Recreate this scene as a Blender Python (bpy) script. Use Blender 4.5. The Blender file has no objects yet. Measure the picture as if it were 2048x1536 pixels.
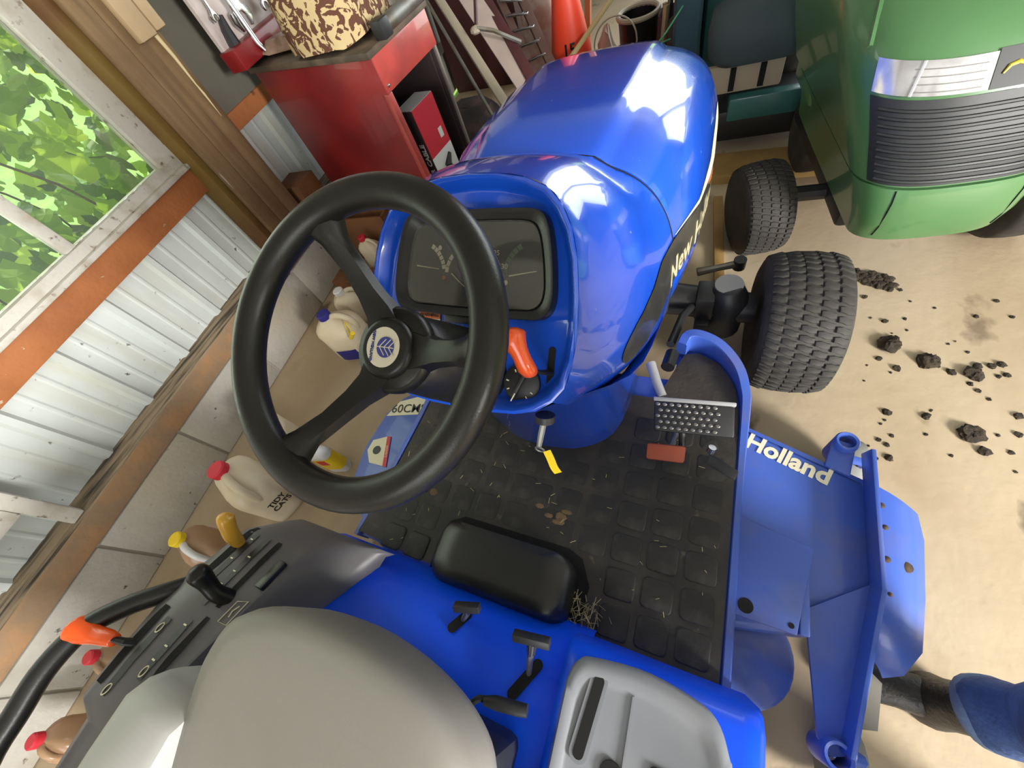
import bpy, bmesh, math, random
from mathutils import Matrix, Vector, Euler
from mathutils.bvhtree import BVHTree
from mathutils import noise as mnoise
R = math.radians
random.seed(7)
C = bpy.context.scene.collection
sc = bpy.context.scene

# ------------------------------------------------------------------ camera, sky, sun, lights, exposure
cam_d = bpy.data.cameras.new('camera'); cam = bpy.data.objects.new('camera', cam_d); C.objects.link(cam)
cam_d.sensor_fit = 'HORIZONTAL'; cam_d.sensor_width = 36.0; cam_d.lens = 790.0 / 2048 * 36.0
cam_d.clip_start = 0.02; cam_d.clip_end = 200
CX = Vector((0.911156, 0.311259, -0.270023)); CY = Vector((-0.139320, 0.849411, 0.509009)); CZ = Vector((0.387794, -0.426167, 0.817311))
cam.matrix_world = Matrix(((CX[0], CY[0], CZ[0], 0.36), (CX[1], CY[1], CZ[1], 0.0), (CX[2], CY[2], CZ[2], 1.5), (0, 0, 0, 1)))
sc.camera = cam
sc.view_settings.view_transform = 'Standard'; sc.view_settings.look = 'None'
sc.view_settings.gamma = 1.0; sc.view_settings.use_curve_mapping = False
sc.view_settings.exposure = -0.1
w = bpy.data.worlds.new('sky'); sc.world = w; w.use_nodes = True
nt = w.node_tree; bg = nt.nodes['Background']
sky = nt.nodes.new('ShaderNodeTexSky'); sky.sky_type = 'NISHITA'; sky.sun_disc = False
sky.sun_elevation = R(66); sky.sun_rotation = R(285); sky.air_density = 1.2; sky.dust_density = 3.0
hsv = nt.nodes.new('ShaderNodeHueSaturation'); hsv.inputs['Saturation'].default_value = 0.45
nt.links.new(sky.outputs[0], hsv.inputs['Color']); nt.links.new(hsv.outputs[0], bg.inputs['Color'])
bg.inputs['Strength'].default_value = 0.42

def light(name, kind, loc, direction, energy, color=(1, 1, 1), size=1, size_y=None):
    l = bpy.data.lights.new(name, kind); o = bpy.data.objects.new(name, l); C.objects.link(o)
    o.location = loc; o.rotation_euler = Vector(direction).to_track_quat('-Z', 'Y').to_euler()
    l.energy = energy; l.color = color
    if kind == 'AREA':
        l.shape = 'RECTANGLE'; l.size = size; l.size_y = size_y or size
    if kind == 'SUN': l.angle = R(0.6)
    return o
light('sun', 'SUN', (-6, 2, 9), (0.36, -0.16, -0.92), 6.0, (1, .96, .86))
light('far_door_daylight', 'AREA', (.95, 5.3, 1.45), (-.03, -1, -.12), 62, (.93, .97, 1), 1.55, 2.1)
light('far_door_daylight', 'AREA', (2.75, 5.3, 1.45), (-.2, -1, -.12), 62, (.93, .97, 1), 1.55, 2.1)
light('side_door_daylight', 'AREA', (4.15, -1.45, 1.75), (-.9, .42, -.36), 470, (1, .97, .92), .95, .95)
light('back_door_daylight', 'AREA', (0.6, -3.4, 1.7), (-.1, 1, -.12), 75, (1, .97, .93), 2.6, 1.8)
light('window_daylight', 'AREA', (-1.93, 0.3, 1.45), (1, 0, -.1), 12, (.9, 1, .85), 1.5, .85)

# ------------------------------------------------------------------ materials
def mat(name, col, rough=.5, metal=0, coat=0, col2=None, scale=6, detail=4, lo=.4, hi=.65, bump=0, bscale=40, spec=.5, trans=0, alpha=1, emit=None):
    m = bpy.data.materials.new(name); m.use_nodes = True
    n = m.node_tree.nodes; L = m.node_tree.links; b = n['Principled BSDF']
    b.inputs['Base Color'].default_value = (*col, 1); b.inputs['Roughness'].default_value = rough
    b.inputs['Metallic'].default_value = metal; b.inputs['Specular IOR Level'].default_value = spec
    if coat: b.inputs['Coat Weight'].default_value = coat; b.inputs['Coat Roughness'].default_value = .04
    if trans: b.inputs['Transmission Weight'].default_value = trans
    if alpha < 1: b.inputs['Alpha'].default_value = alpha
    tc = n.new('ShaderNodeTexCoord')
    if col2:
        t = n.new('ShaderNodeTexNoise'); t.inputs['Scale'].default_value = scale; t.inputs['Detail'].default_value = detail
        r = n.new('ShaderNodeMapRange'); r.inputs[1].default_value = lo; r.inputs[2].default_value = hi
        x = n.new('ShaderNodeMix'); x.data_type = 'RGBA'
        x.inputs[6].default_value = (*col, 1); x.inputs[7].default_value = (*col2, 1)
        L.new(tc.outputs['Object'], t.inputs['Vector']); L.new(t.outputs['Fac'], r.inputs[0]); L.new(r.outputs[0], x.inputs[0])
        L.new(x.outputs[2], b.inputs['Base Color'])
    if bump:
        t2 = n.new('ShaderNodeTexNoise'); t2.inputs['Scale'].default_value = bscale; t2.inputs['Detail'].default_value = 3
        bp = n.new('ShaderNodeBump'); bp.inputs['Strength'].default_value = bump; bp.inputs['Distance'].default_value = .01
        L.new(tc.outputs['Object'], t2.inputs['Vector']); L.new(t2.outputs['Fac'], bp.inputs['Height']); L.new(bp.outputs[0], b.inputs['Normal'])
    if emit: b.inputs['Emission Color'].default_value = (*emit[0], 1); b.inputs['Emission Strength'].default_value = emit[1]
    return m
BLUE = mat('tractor_blue_paint', (.008, .078, .62), .2, coat=.9, col2=(.010, .088, .66), scale=3)
BLUEF = mat('fender_blue_lit', (.002, .075, .92), .42, coat=.12, col2=(.003, .095, .95), spec=.3, scale=4)  # tractor blue raised: the stronger light on the fenders is in the colour
BLUED = mat('deck_blue_paint', (.045, .105, .44), .4, coat=.25, col2=(.10, .11, .27), scale=7, lo=.52, hi=.8)
GREEN = mat('mower_green_paint', (.075, .195, .07), .32, coat=.6, col2=(.09, .21, .085), scale=3)
TEAL = mat('dark_green_hazed', (.03, .13, .13), .4, coat=.3, col2=(.04, .15, .14), scale=4)  # green shifted towards teal: haze over the mower put into the colour
RUBBER = mat('tire_rubber', (.028, .026, .023), .75, col2=(.05, .045, .038), scale=14, bump=.15)
BLACK = mat('black_plastic', (.012, .012, .012), .35, bump=.05, bscale=300)
WHEELB = mat('wheel_black_plastic', (.010, .0095, .008), .34, spec=.35, bump=.05, bscale=500)
SATIN = mat('satin_black', (.02, .02, .022), .45)
DARK = mat('dark_void', (.003, .003, .003), .9)
CONSOLE = mat('console_grey_plastic', (.12, .115, .12), .42, col2=(.14, .135, .14), scale=6)
TRAY = mat('tray_grey_plastic', (.19, .20, .225), .45, col2=(.22, .225, .24), scale=5)
MAT = mat('floor_mat_rubber', (.018, .016, .014), .62, col2=(.05, .042, .032), scale=7, lo=.45, hi=.75, bump=.2, bscale=60)
PAD = mat('floor_mat_pad_rubber', (.018, .016, .014), .62, col2=(.045, .04, .033), scale=16, lo=.5, hi=.75, bump=.2, bscale=60)
SEAT = mat('seat_grey_vinyl', (.235, .225, .20), .55, col2=(.26, .245, .22), scale=3, bump=.03, bscale=400)
SEATL = mat('seat_light_vinyl', (.46, .455, .44), .5)
ORANGE = mat('orange_knob', (.85, .10, .012), .28, coat=.4)
YELLOWK = mat('yellow_knob', (.62, .33, .03), .35, coat=.2)
WHITE = mat('white_plastic', (.72, .72, .70), .45)
CREAM = mat('cream_print', (.78, .72, .50), .5)
STEEL = mat('bright_steel', (.62, .62, .64), .25, metal=1)
STEELD = mat('dull_steel', (.30, .30, .29), .5, metal=.8, col2=(.2, .17, .13), scale=9)
GREYP = mat('grey_paint', (.33, .33, .33), .4)
REDPAD = mat('red_rubber_pad', (.33, .065, .028), .6)
REDP = mat('red_tool_paint', (.24, .012, .014), .38, coat=.3, col2=(.17, .009, .011), scale=4)
REDL = mat('red_rail_paint', (.42, .06, .05), .35, coat=.3, col2=(.3, .05, .045), scale=8)
MAROON = mat('maroon_paint', (.085, .02, .022), .55, col2=(.05, .018, .018), scale=3)
FLOOR = mat('concrete_floor', (.47, .37, .245), .75, col2=(.38, .29, .18), scale=2.2, detail=8, lo=.4, hi=.7, bump=.25, bscale=18)
BLOCK = mat('grey_concrete_block', (.44, .42, .38), .85, col2=(.34, .32, .27), scale=4, detail=8, bump=.3, bscale=40)
MORTAR = mat('mortar', (.42, .40, .35), .9, bump=.3)
SIDING = mat('pale_painted_metal', (.60, .64, .62), .5, col2=(.50, .53, .50), scale=3, detail=8, lo=.45, hi=.75)
GIRT = mat('orange_brown_board', (.44, .155, .05), .65, col2=(.33, .11, .035), scale=5, detail=8, bump=.2)
BEAM = mat('dusty_brown_beam', (.36, .20, .095), .8, col2=(.27, .18, .11), scale=9, detail=8, lo=.35, hi=.6, bump=.4, bscale=30)
POST = mat('weathered_post_wood', (.27, .17, .085), .75, col2=(.18, .10, .045), scale=3, detail=8, bump=.2)
POSTD = mat('ochre_post_board', (.17, .10, .018), .7, col2=(.12, .05, .012), scale=4)
OLDWHITE = mat('old_white_wood', (.60, .57, .52), .7, col2=(.42, .36, .27), scale=12, detail=8, lo=.5, hi=.75, bump=.2)
PANELG = mat('grey_hardboard', (.17, .16, .125), .7, col2=(.14, .135, .11), scale=3)
TAN = mat('tan_bare_wood', (.55, .40, .24), .65, col2=(.48, .34, .2), scale=6)
PALEW = mat('pale_splinter_wood', (.68, .54, .30), .7)
BROWNW = mat('brown_wood', (.20, .085, .03), .7, col2=(.14, .055, .02), scale=6, bump=.2)
STRAW = mat('straw_brown_wood', (.42, .26, .09), .7, col2=(.30, .18, .06), scale=5, bump=.2)
DIRT = mat('dry_mud', (.028, .020, .013), .95, col2=(.05, .035, .02), scale=30, bump=.6, bscale=60)
JUG = mat('milky_jug_plastic', (.70, .62, .46), .4, col2=(.62, .52, .36), scale=5, spec=.4)
CLEARJ = mat('murky_clear_plastic', (.42, .24, .13), .25, col2=(.5, .33, .2), scale=5, alpha=.8)
REDCAP = mat('red_cap', (.60, .025, .045), .4)
BLUECAP = mat('navy_cap', (.02, .02, .20), .4)
YELLOW = mat('yellow_plastic', (.85, .60, .015), .4)
GLASSF = mat('gauge_face', (.035, .033, .028), .12, coat=.5, col2=(.05, .046, .038), scale=4)
MARK = mat('gauge_print', (.75, .70, .56), .6)
GREENM = mat('gauge_green_print', (.10, .16, .09), .6)
SILVER = mat('headlamp_glass', (.50, .50, .52), .15, metal=.6, col2=(.75, .75, .78), scale=14)
GRILLE = mat('grille_black', (.022, .024, .026), .5)
DECAL = mat('decal_black', (.025, .025, .024), .35, coat=.3, col2=(.05, .048, .042), scale=18, lo=.55, hi=.75)
BOOT = mat('black_boot_leather', (.018, .016, .014), .5, bump=.3, bscale=80, col2=(.035, .03, .026), scale=14)
DENIM = mat('blue_denim', (.035, .075, .20), .85, col2=(.06, .11, .26), scale=12, bump=.25, bscale=120)
DENIML = mat('faded_denim_edge', (.14, .20, .32), .9, bump=.2, bscale=120)
CONE = mat('orange_cone', (.75, .055, .02), .45)
NAVYP = mat('navy_print', (.03, .04, .22), .5)
REDPR = mat('red_print', (.60, .03, .05), .45)
ORPR = mat('orange_print', (.62, .14, .03), .5)
BROWNCLEAR = CLEARJ
LEAFM = []
for i, (c1, c2) in enumerate((((.12, .27, .02), (.34, .54, .04)), ((.20, .38, .025), (.50, .66, .08)), ((.05, .13, .02), (.13, .26, .03)))):
    m = mat('leaf_green_%s' % 'abc'[i], c1, .45, spec=.3)
    n = m.node_tree.nodes; L = m.node_tree.links
    tr = n.new('ShaderNodeBsdfTranslucent'); tr.inputs[0].default_value = (*c2, 1)
    mx = n.new('ShaderNodeMixShader'); mx.inputs[0].default_value = .55
    L.new(n['Principled BSDF'].outputs[0], mx.inputs[1]); L.new(tr.outputs[0], mx.inputs[2]); L.new(mx.outputs[0], n['Material Output'].inputs[0])
    m.name = ('leaf_green', 'leaf_yellow_green', 'leaf_dark_green')[i]; LEAFM.append(m)
GRASS = mat('outdoor_grass', (.13, .26, .04), .9, col2=(.20, .34, .06), scale=3)
STEMM = mat('vine_stem', (.07, .05, .02), .8)
def glass(name, tint=(1, 1, 1), fac=.12):
    m = bpy.data.materials.new(name); m.use_nodes = True; n = m.node_tree.nodes; L = m.node_tree.links
    g = n.new('ShaderNodeBsdfGlossy'); g.inputs['Roughness'].default_value = .03
    t = n.new('ShaderNodeBsdfTransparent'); t.inputs[0].default_value = (*tint, 1)
    d = n.new('ShaderNodeBsdfDiffuse'); d.inputs[0].default_value = (.8, .8, .75, 1)
    fr = n.new('ShaderNodeFresnel'); fr.inputs[0].default_value = 1.45
    a = n.new('ShaderNodeMixShader'); a.inputs[0].default_value = fac
    x = n.new('ShaderNodeMixShader'); L.new(fr.outputs[0], x.inputs[0])
    L.new(t.outputs[0], a.inputs[1]); L.new(d.outputs[0], a.inputs[2]); L.new(a.outputs[0], x.inputs[1]); L.new(g.outputs[0], x.inputs[2])
    L.new(x.outputs[0], n['Material Output'].inputs[0]); return m
PANE = glass('dusty_window_glass', (.96, .98, .95), .06)
LENS = glass('gauge_lens', (.9, .9, .88), .05)
def cloth_mat(name, c1, c2, scale):
    m = mat(name, c1, .85); n = m.node_tree.nodes; L = m.node_tree.links
    tc = n.new('ShaderNodeTexCoord'); t = n.new('ShaderNodeTexNoise'); t.inputs['Scale'].default_value = scale; t.inputs['Detail'].default_value = 3; t.inputs['Distortion'].default_value = 1.5
    r = n.new('ShaderNodeValToRGB'); r.color_ramp.interpolation = 'CONSTANT'
    r.color_ramp.elements[0].color = (*c1, 1); r.color_ramp.elements[1].color = (*c2, 1); r.color_ramp.elements[1].position = .515
    L.new(tc.outputs['Object'], t.inputs['Vector']); L.new(t.outputs['Fac'], r.inputs[0]); L.new(r.outputs[0], n['Principled BSDF'].inputs['Base Color']); return m
FLORAL = cloth_mat('brown_cream_floral_cloth', (.11, .04, .022), (.55, .42, .22), 22)

def speck(m, scale, lo, hi, col, stretch=(1, 1, 1), detail=4):
    n = m.node_tree.nodes; L = m.node_tree.links; b = n['Principled BSDF']; s = b.inputs['Base Color']
    tc = n.new('ShaderNodeTexCoord'); mp = n.new('ShaderNodeMapping'); mp.inputs['Scale'].default_value = stretch
    q1 = n.new('ShaderNodeTexNoise'); q1.inputs['Scale'].default_value = scale; q1.inputs['Detail'].default_value = detail
    q2 = n.new('ShaderNodeMapRange'); q2.inputs[1].default_value = lo; q2.inputs[2].default_value = hi
    q3 = n.new('ShaderNodeMix'); q3.data_type = 'RGBA'; q3.inputs[7].default_value = (*col, 1); q3.inputs[6].default_value = s.default_value
    if s.is_linked: L.new(s.links[0].from_socket, q3.inputs[6])
    L.new(tc.outputs['Object'], mp.inputs[0]); L.new(mp.outputs[0], q1.inputs['Vector']); L.new(q1.outputs['Fac'], q2.inputs[0]); L.new(q2.outputs[0], q3.inputs[0]); L.new(q3.outputs[2], s)
speck(POST, 2.2, .42, .68, (.16, .095, .045), (9, 9, .6), 8); speck(POST, 3, .70, .74, (.5, .42, .32), (9, 9, .9))
speck(GIRT, 7, .69, .73, (.62, .52, .40), (1, 2.2, 5)); speck(GIRT, 9, .70, .75, (.05, .03, .02))
speck(SIDING, 26, .68, .74, (.10, .09, .07)); speck(SIDING, 2.5, .5, .75, (.50, .50, .42), (1, 4, .7), 6)
speck(OLDWHITE, 30, .62, .72, (.16, .10, .06)); speck(BLOCK, 30, .68, .74, (.10, .08, .06)); speck(BLOCK, 1.6, .5, .75, (.46, .39, .28))
speck(BLUE, 60, .74, .78, (.25, .32, .55)); speck(BLUED, 3.2, .60, .82, (.11, .13, .22)); speck(REDP, 5, .55, .8, (.13, .012, .012), (1, 1, .4))
speck(MAT, 22, .66, .76, (.11, .085, .055)); speck(MAT, 2.4, .52, .75, (.055, .042, .028))
speck(DENIM, 9, .5, .7, (.02, .045, .13), (1, 1, 3))

# ------------------------------------------------------------------ mesh helpers
def frame(o, x, y, z):
    o, x, y, z = map(Vector, (o, x, y, z))
    return Matrix(((x[0], y[0], z[0], o[0]), (x[1], y[1], z[1], o[1]), (x[2], y[2], z[2], o[2]), (0, 0, 0, 1)))
def cr(pts, n):                                       # Catmull-Rom resample of an open polyline
    P = [Vector(p) for p in pts]; P = [2 * P[0] - P[1]] + P + [2 * P[-1] - P[-2]]; out = []
    m = len(P) - 3
    for i in range(n):
        t = i / (n - 1) * m; k = min(int(t), m - 1); f = t - k; a, b, c, d = P[k:k + 4]
        out.append(.5 * ((2 * b) + (c - a) * f + (2 * a - 5 * b + 4 * c - d) * f * f + (3 * b - a - 3 * c + d) * f ** 3))
    return out
class MB:
    def __init__(s, T=None): s.v = []; s.f = []; s.T = T or Matrix()
    def add(s, vs, fs):
        k = len(s.v); s.v += [s.T @ Vector(v) for v in vs]; s.f += [[i + k for i in f] for f in fs]; return s
    def box(s, c, d, rot=None):
        x, y, z = d[0] / 2, d[1] / 2, d[2] / 2; Rm = Euler(rot).to_matrix() if rot else Matrix.Identity(3); c = Vector(c)
        vs = [c + Rm @ Vector((a * x, b * y, e * z)) for a in (-1, 1) for b in (-1, 1) for e in (-1, 1)]
        return s.add(vs, [(0, 1, 3, 2), (4, 6, 7, 5), (0, 4, 5, 1), (2, 3, 7, 6), (0, 2, 6, 4), (1, 5, 7, 3)])
    def loft(s, rings, closed=True, caps=True):
        n = len(rings[0]); vs = [p for r in rings for p in r]; fs = []
        for i in range(len(rings) - 1):
            for j in range(n if closed else n - 1):
                a = i * n + j; b = i * n + (j + 1) % n; fs.append((a, b, b + n, a + n))
        if caps and closed: fs += [tuple(range(n))[::-1], tuple(range((len(rings) - 1) * n, len(rings) * n))]
        return s.add(vs, fs)
    def tube(s, path, r, n=10, caps=True, closed=False, flat=1):
        P = [Vector(p) for p in path]; m = len(P); rs = r if isinstance(r, (list, tuple)) else [r] * m; rings = []
        up = None
        for i in range(m):
            if closed: t = P[(i + 1) % m] - P[i - 1]
            else: t = P[min(i + 1, m - 1)] - P[max(i - 1, 0)]
            t.normalize()
            if up is None: up = Vector((0, 0, 1)) if abs(t.z) < .9 else Vector((0, 1, 0))
            a = t.cross(up).normalized(); up = a.cross(t).normalized()
            rings.append([P[i] + rs[i] * (math.cos(q) * a + flat * math.sin(q) * up) for q in [2 * math.pi * j / n for j in range(n)]])
        if closed: rings.append(rings[0]); caps = False
        return s.loft(rings, True, caps)
    def cyl(s, a, b, r, n=16, r2=None): return s.tube([a, b], [r, r if r2 is None else r2], n)
    def prism(s, poly, z0, z1):
        n = len(poly); lo = [(p[0], p[1], z0 if len(p) < 3 else p[2] + z0) for p in poly]; hi = [(p[0], p[1], z1 if len(p) < 3 else p[2] + z1) for p in poly]
        return s.add(lo + hi, [tuple(range(n))[::-1], tuple(range(n, 2 * n))] + [(i, (i + 1) % n, n + (i + 1) % n, n + i) for i in range(n)])
    def lathe(s, prof, n=20, sx=1, sy=1):             # prof: (r, z) about z of the current frame
        return s.loft([[(r * sx * math.cos(2 * math.pi * j / n), r * sy * math.sin(2 * math.pi * j / n), z) for j in range(n)] for r, z in prof])
    def sphere(s, c, r, n=12, m=8):
        c = Vector(c); r = r if isinstance(r, (tuple, list)) else (r, r, r)
        return s.loft([[c + Vector((r[0] * math.sin(a) * math.cos(2 * math.pi * j / n), r[1] * math.sin(a) * math.sin(2 * math.pi * j / n), r[2] * math.cos(a))) for j in range(n)] for a in [math.pi * (i + .02) / (m + .04) for i in range(m + 1)]])
    def mesh(s, name, material, smooth=38, bevel=0, seg=2, sub=0):
        me = bpy.data.meshes.new(name); me.from_pydata([tuple(v) for v in s.v], [], s.f)
        b = bmesh.new(); b.from_mesh(me)
        bmesh.ops.remove_doubles(b, verts=b.verts, dist=1e-5); bmesh.ops.recalc_face_normals(b, faces=b.faces)
        if bevel:
            es = [e for e in b.edges if len(e.link_faces) == 2 and e.calc_face_angle(0) > R(35)]
            bmesh.ops.bevel(b, geom=es, offset=bevel, segments=seg, affect='EDGES', clamp_overlap=True, profile=.5)
        if sub: bmesh.ops.subdivide_edges(b, edges=b.edges, cuts=sub, use_grid_fill=True, smooth=1)
        b.to_mesh(me); b.free()
        if smooth:
            me.polygons.foreach_set('use_smooth', [True] * len(me.polygons)); me.set_sharp_from_angle(angle=R(smooth))
        me.materials.append(material); return me
    def build(s, name, material, parent=None, **k): return put(name, s.mesh(name, material, **k), parent)
ORIG = {}
def link(o, parent):
    C.objects.link(o)
    if parent:
        o.parent = parent; o.matrix_parent_inverse = ORIG.get(parent.name, Matrix())
    return o
def put(name, me, parent=None, M=None):
    o = bpy.data.objects.new(name, me)
    if M: o.matrix_basis = M
    return link(o, parent)
def tag(o, label, cat=None, group=None):
    o['label'] = label
    if cat: o['category'] = cat
    if group: o['group'] = group
    return o
def thing(name, loc, label, cat, group=None):
    o = bpy.data.objects.new(name, None); C.objects.link(o); o.location = loc; o.empty_display_size = .1
    ORIG[o.name] = Matrix.Translation(Vector(loc)).inverted(); return tag(o, label, cat, group)
def struct(o): o['kind'] = 'structure'; return o
def dup(root, loc, rz, label, group=None):
    r = root.copy(); C.objects.link(r); r.location = loc; r.rotation_euler = (0, 0, rz); r['label'] = label
    if group: r['group'] = group
    for ch in root.children:
        c = ch.copy(); C.objects.link(c); c.parent = r
        for g in ch.children:
            d = g.copy(); C.objects.link(d); d.parent = c
    return r
def text(name, s, size, material, parent, fn, bold=0, depth=.0006, align='CENTER', res=3):
    cu = bpy.data.curves.new(name, 'FONT'); cu.body = s; cu.size = size; cu.align_x = align; cu.align_y = 'CENTER'; cu.offset = bold; cu.resolution_u = res; cu.extrude = depth
    o = bpy.data.objects.new(name, cu); C.objects.link(o)
    me = bpy.data.meshes.new_from_object(o.evaluated_get(bpy.context.evaluated_depsgraph_get())); bpy.data.objects.remove(o)
    for v in me.vertices: v.co = fn(v.co.copy())
    me.materials.clear(); me.materials.append(material); me.name = name
    return put(name, me, parent)
def flat(T): return lambda co: T @ co
def rrect(w, h, r, n=5, c=(0, 0)):
    out = []
    for cx, cy, a0 in ((w / 2 - r, h / 2 - r, 0), (-w / 2 + r, h / 2 - r, 90), (-w / 2 + r, -h / 2 + r, 180), (w / 2 - r, -h / 2 + r, 270)):
        out += [(c[0] + cx + r * math.cos(R(a0 + 90 * i / n)), c[1] + cy + r * math.sin(R(a0 + 90 * i / n))) for i in range(n + 1)]
    return out

# ------------------------------------------------------------------ setting: floor, walls, ceiling, window, posts
struct(MB().box((1.2, 1.2, -.05), (6.2, 9.2, .1)).build('floor', FLOOR, bevel=0))
PHI = R(-3)
n = FLOOR.node_tree.nodes; L = FLOOR.node_tree.links; b = n['Principled BSDF']; old = b.inputs['Base Color'].links[0].from_socket
for sc_, lo_, hi_, cdark in ((34, .64, .72, (.12, .08, .045)), (14, .58, .72, (.30, .20, .11)), (4.2, .52, .72, (.36, .26, .15)), (1.1, .45, .75, (.62, .55, .44))):
    q1 = n.new('ShaderNodeTexNoise'); q1.inputs['Scale'].default_value = sc_; q1.inputs['Detail'].default_value = 6
    q2 = n.new('ShaderNodeMapRange'); q2.inputs[1].default_value = lo_; q2.inputs[2].default_value = hi_
    q3 = n.new('ShaderNodeMix'); q3.data_type = 'RGBA'; q3.inputs[7].default_value = (*cdark, 1)
    L.new(q1.outputs['Fac'], q2.inputs[0]); L.new(q2.outputs[0], q3.inputs[0]); L.new(old, q3.inputs[6]); old = q3.outputs[2]
L.new(old, b.inputs['Base Color'])
FW = frame((-1.76, 0, 0), (math.cos(PHI), -math.sin(PHI), 0), (math.sin(PHI), math.cos(PHI), 0), (0, 0, 1))   # local = (off the wall, along it, up)
def W(d, s, z): return FW @ Vector((d, s, z))
def wbox(mb, d0, d1, s0, s1, z0, z1): return mb.box(((d0 + d1) / 2, (s0 + s1) / 2, (z0 + z1) / 2), (d1 - d0, s1 - s0, z1 - z0))
# dust lies on the top faces of the beam
n = BEAM.node_tree.nodes; L = BEAM.node_tree.links; b = n['Principled BSDF']
g = n.new('ShaderNodeNewGeometry'); sx = n.new('ShaderNodeSeparateXYZ'); mr = n.new('ShaderNodeMapRange'); mr.inputs[1].default_value = .4; mr.inputs[2].default_value = .9
mxd = n.new('ShaderNodeMix'); mxd.data_type = 'RGBA'; old = b.inputs['Base Color'].links[0].from_socket
nz = n.new('ShaderNodeTexNoise'); nz.inputs['Scale'].default_value = 22; nz.inputs['Detail'].default_value = 8
rp = n.new('ShaderNodeValToRGB'); rp.color_ramp.elements[0].color = (.05, .04, .03, 1); rp.color_ramp.elements[0].position = .36; rp.color_ramp.elements[1].color = (.36, .27, .175, 1); rp.color_ramp.elements[1].position = .56
L.new(g.outputs['Normal'], sx.inputs[0]); L.new(sx.outputs[2], mr.inputs[0]); L.new(mr.outputs[0], mxd.inputs[0]); L.new(old, mxd.inputs[6]); L.new(nz.outputs['Fac'], rp.inputs[0]); L.new(rp.outputs[0], mxd.inputs[7]); L.new(mxd.outputs[2], b.inputs['Base Color'])

mb = MB(FW); wbox(mb, -.18, -.012, -3.6, 5.4, 0, .29); wbox(mb, -.185, -.165, -3.6, 5.4, .29, .9); wbox(mb, -.185, -.165, -3.6, -1.25, .9, 2.7); wbox(mb, -.185, -.165, 1.2, 5.4, .9, 2.7); wbox(mb, -.185, -.165, -1.25, 1.2, 2.05, 2.7)
wall = struct(mb.build('wall_left', MORTAR, smooth=0))
for k in range(-4, 6):
    s0 = .113 + .52 * k; mb = MB(FW); wbox(mb, -.10, 0, s0 + .006, s0 + .514, .004, .283); mb.build('concrete_block', BLOCK, wall, bevel=.006)
mb = MB(FW); wbox(mb, -.165, .005, -3.0, 3.6, .287, .40)
mb.build('sill_beam', BEAM, wall, bevel=.012)
def panel(s0, n_, z0, z1, d=-.135):
    pr = []
    for k in range(n_):
        a = s0 + .268 * k
        pr += [(a - .026, 0), (a - .013, .020), (a + .013, .020), (a + .026, 0)]
        for q in (.089, .178): pr += [(a + q - .012, 0), (a + q - .004, .0035), (a + q + .004, .0035), (a + q + .012, 0)]
    pr += [(s0 + .268 * n_ - .020, -.001)]
    m = MB(FW); m.loft([[(d + h, s, z0) for s, h in pr], [(d + h, s, z1) for s, h in pr], [(d + h - .004, s, z1) for s, h in pr], [(d + h - .004, s, z0) for s, h in pr]], False)
    m.build('siding_panel', SIDING, wall, smooth=0)
for s0 in (-2.479, -1.675, -.871, -.067, .737): panel(s0, 3, .38, .87)
panel(1.541, 3, .38, .95); panel(2.345, 3, .38, .95)
mb = MB(FW); wbox(mb, -.135, -.09, -2.2, 1.21, .79, .905); mb.build('girt', GIRT, wall, bevel=.004)
mb = MB(FW); wbox(mb, -.14, -.09, 1.48, 3.2, .865, .945); mb.build('girt', GIRT, wall, bevel=.004)
mb = MB(FW); wbox(mb, -.12, -.10, 1.48, 3.2, .945, 2.7); mb.build('hardboard_panel', PANELG, wall)
for s0 in (1.235, -1.62):
    mb = MB(FW); wbox(mb, -.16, .02, s0, s0 + .085, .392, 2.7); po = struct(mb.build('trim_1' if s0 > 0 else 'trim_2', POST, bevel=.006))
    for q in (.0875, .1735):
        mb = MB(FW); wbox(mb, -.16, .0195 - q * .008, s0 + q - .002, s0 + q + .0845, .392, 2.7); mb.build('post_board', POST, po, bevel=.002)
    mb = MB(FW); wbox(mb, -.16, -.005, s0 - .04, s0 - .001, .392, 2.7); mb.build('post_facing', POSTD, po, bevel=.004)
# window
mb = MB(FW); wbox(mb, -.15, -.09, -1.25, 1.195, .906, .965); wbox(mb, -.15, -.09, -1.25, 1.195, 1.97, 2.05); wbox(mb, -.15, -.09, 1.10, 1.195, .965, 1.97); wbox(mb, -.15, -.09, -1.25, -1.16, .965, 1.97)
win = struct(mb.build('window_1', OLDWHITE, bevel=.004))
mb = MB(FW); wbox(mb, -.10, -.06, -1.25, 1.195, .906, .928); mb.build('window_ledge', OLDWHITE, win, bevel=.004)
for s0 in (.575, .03, -.52): mb = MB(FW); wbox(mb, -.145, -.1, s0 - .024, s0 + .024, .965, 1.97); mb.build('mullion', OLDWHITE, win, bevel=.005)
for a, b_ in ((-1.16, -.544), (-.496, .006), (.054, .551), (.599, 1.10)):
    mb = MB(FW); wbox(mb, -.124, -.120, a, b_, .965, 1.97); mb.build('pane', PANE, win)
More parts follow.
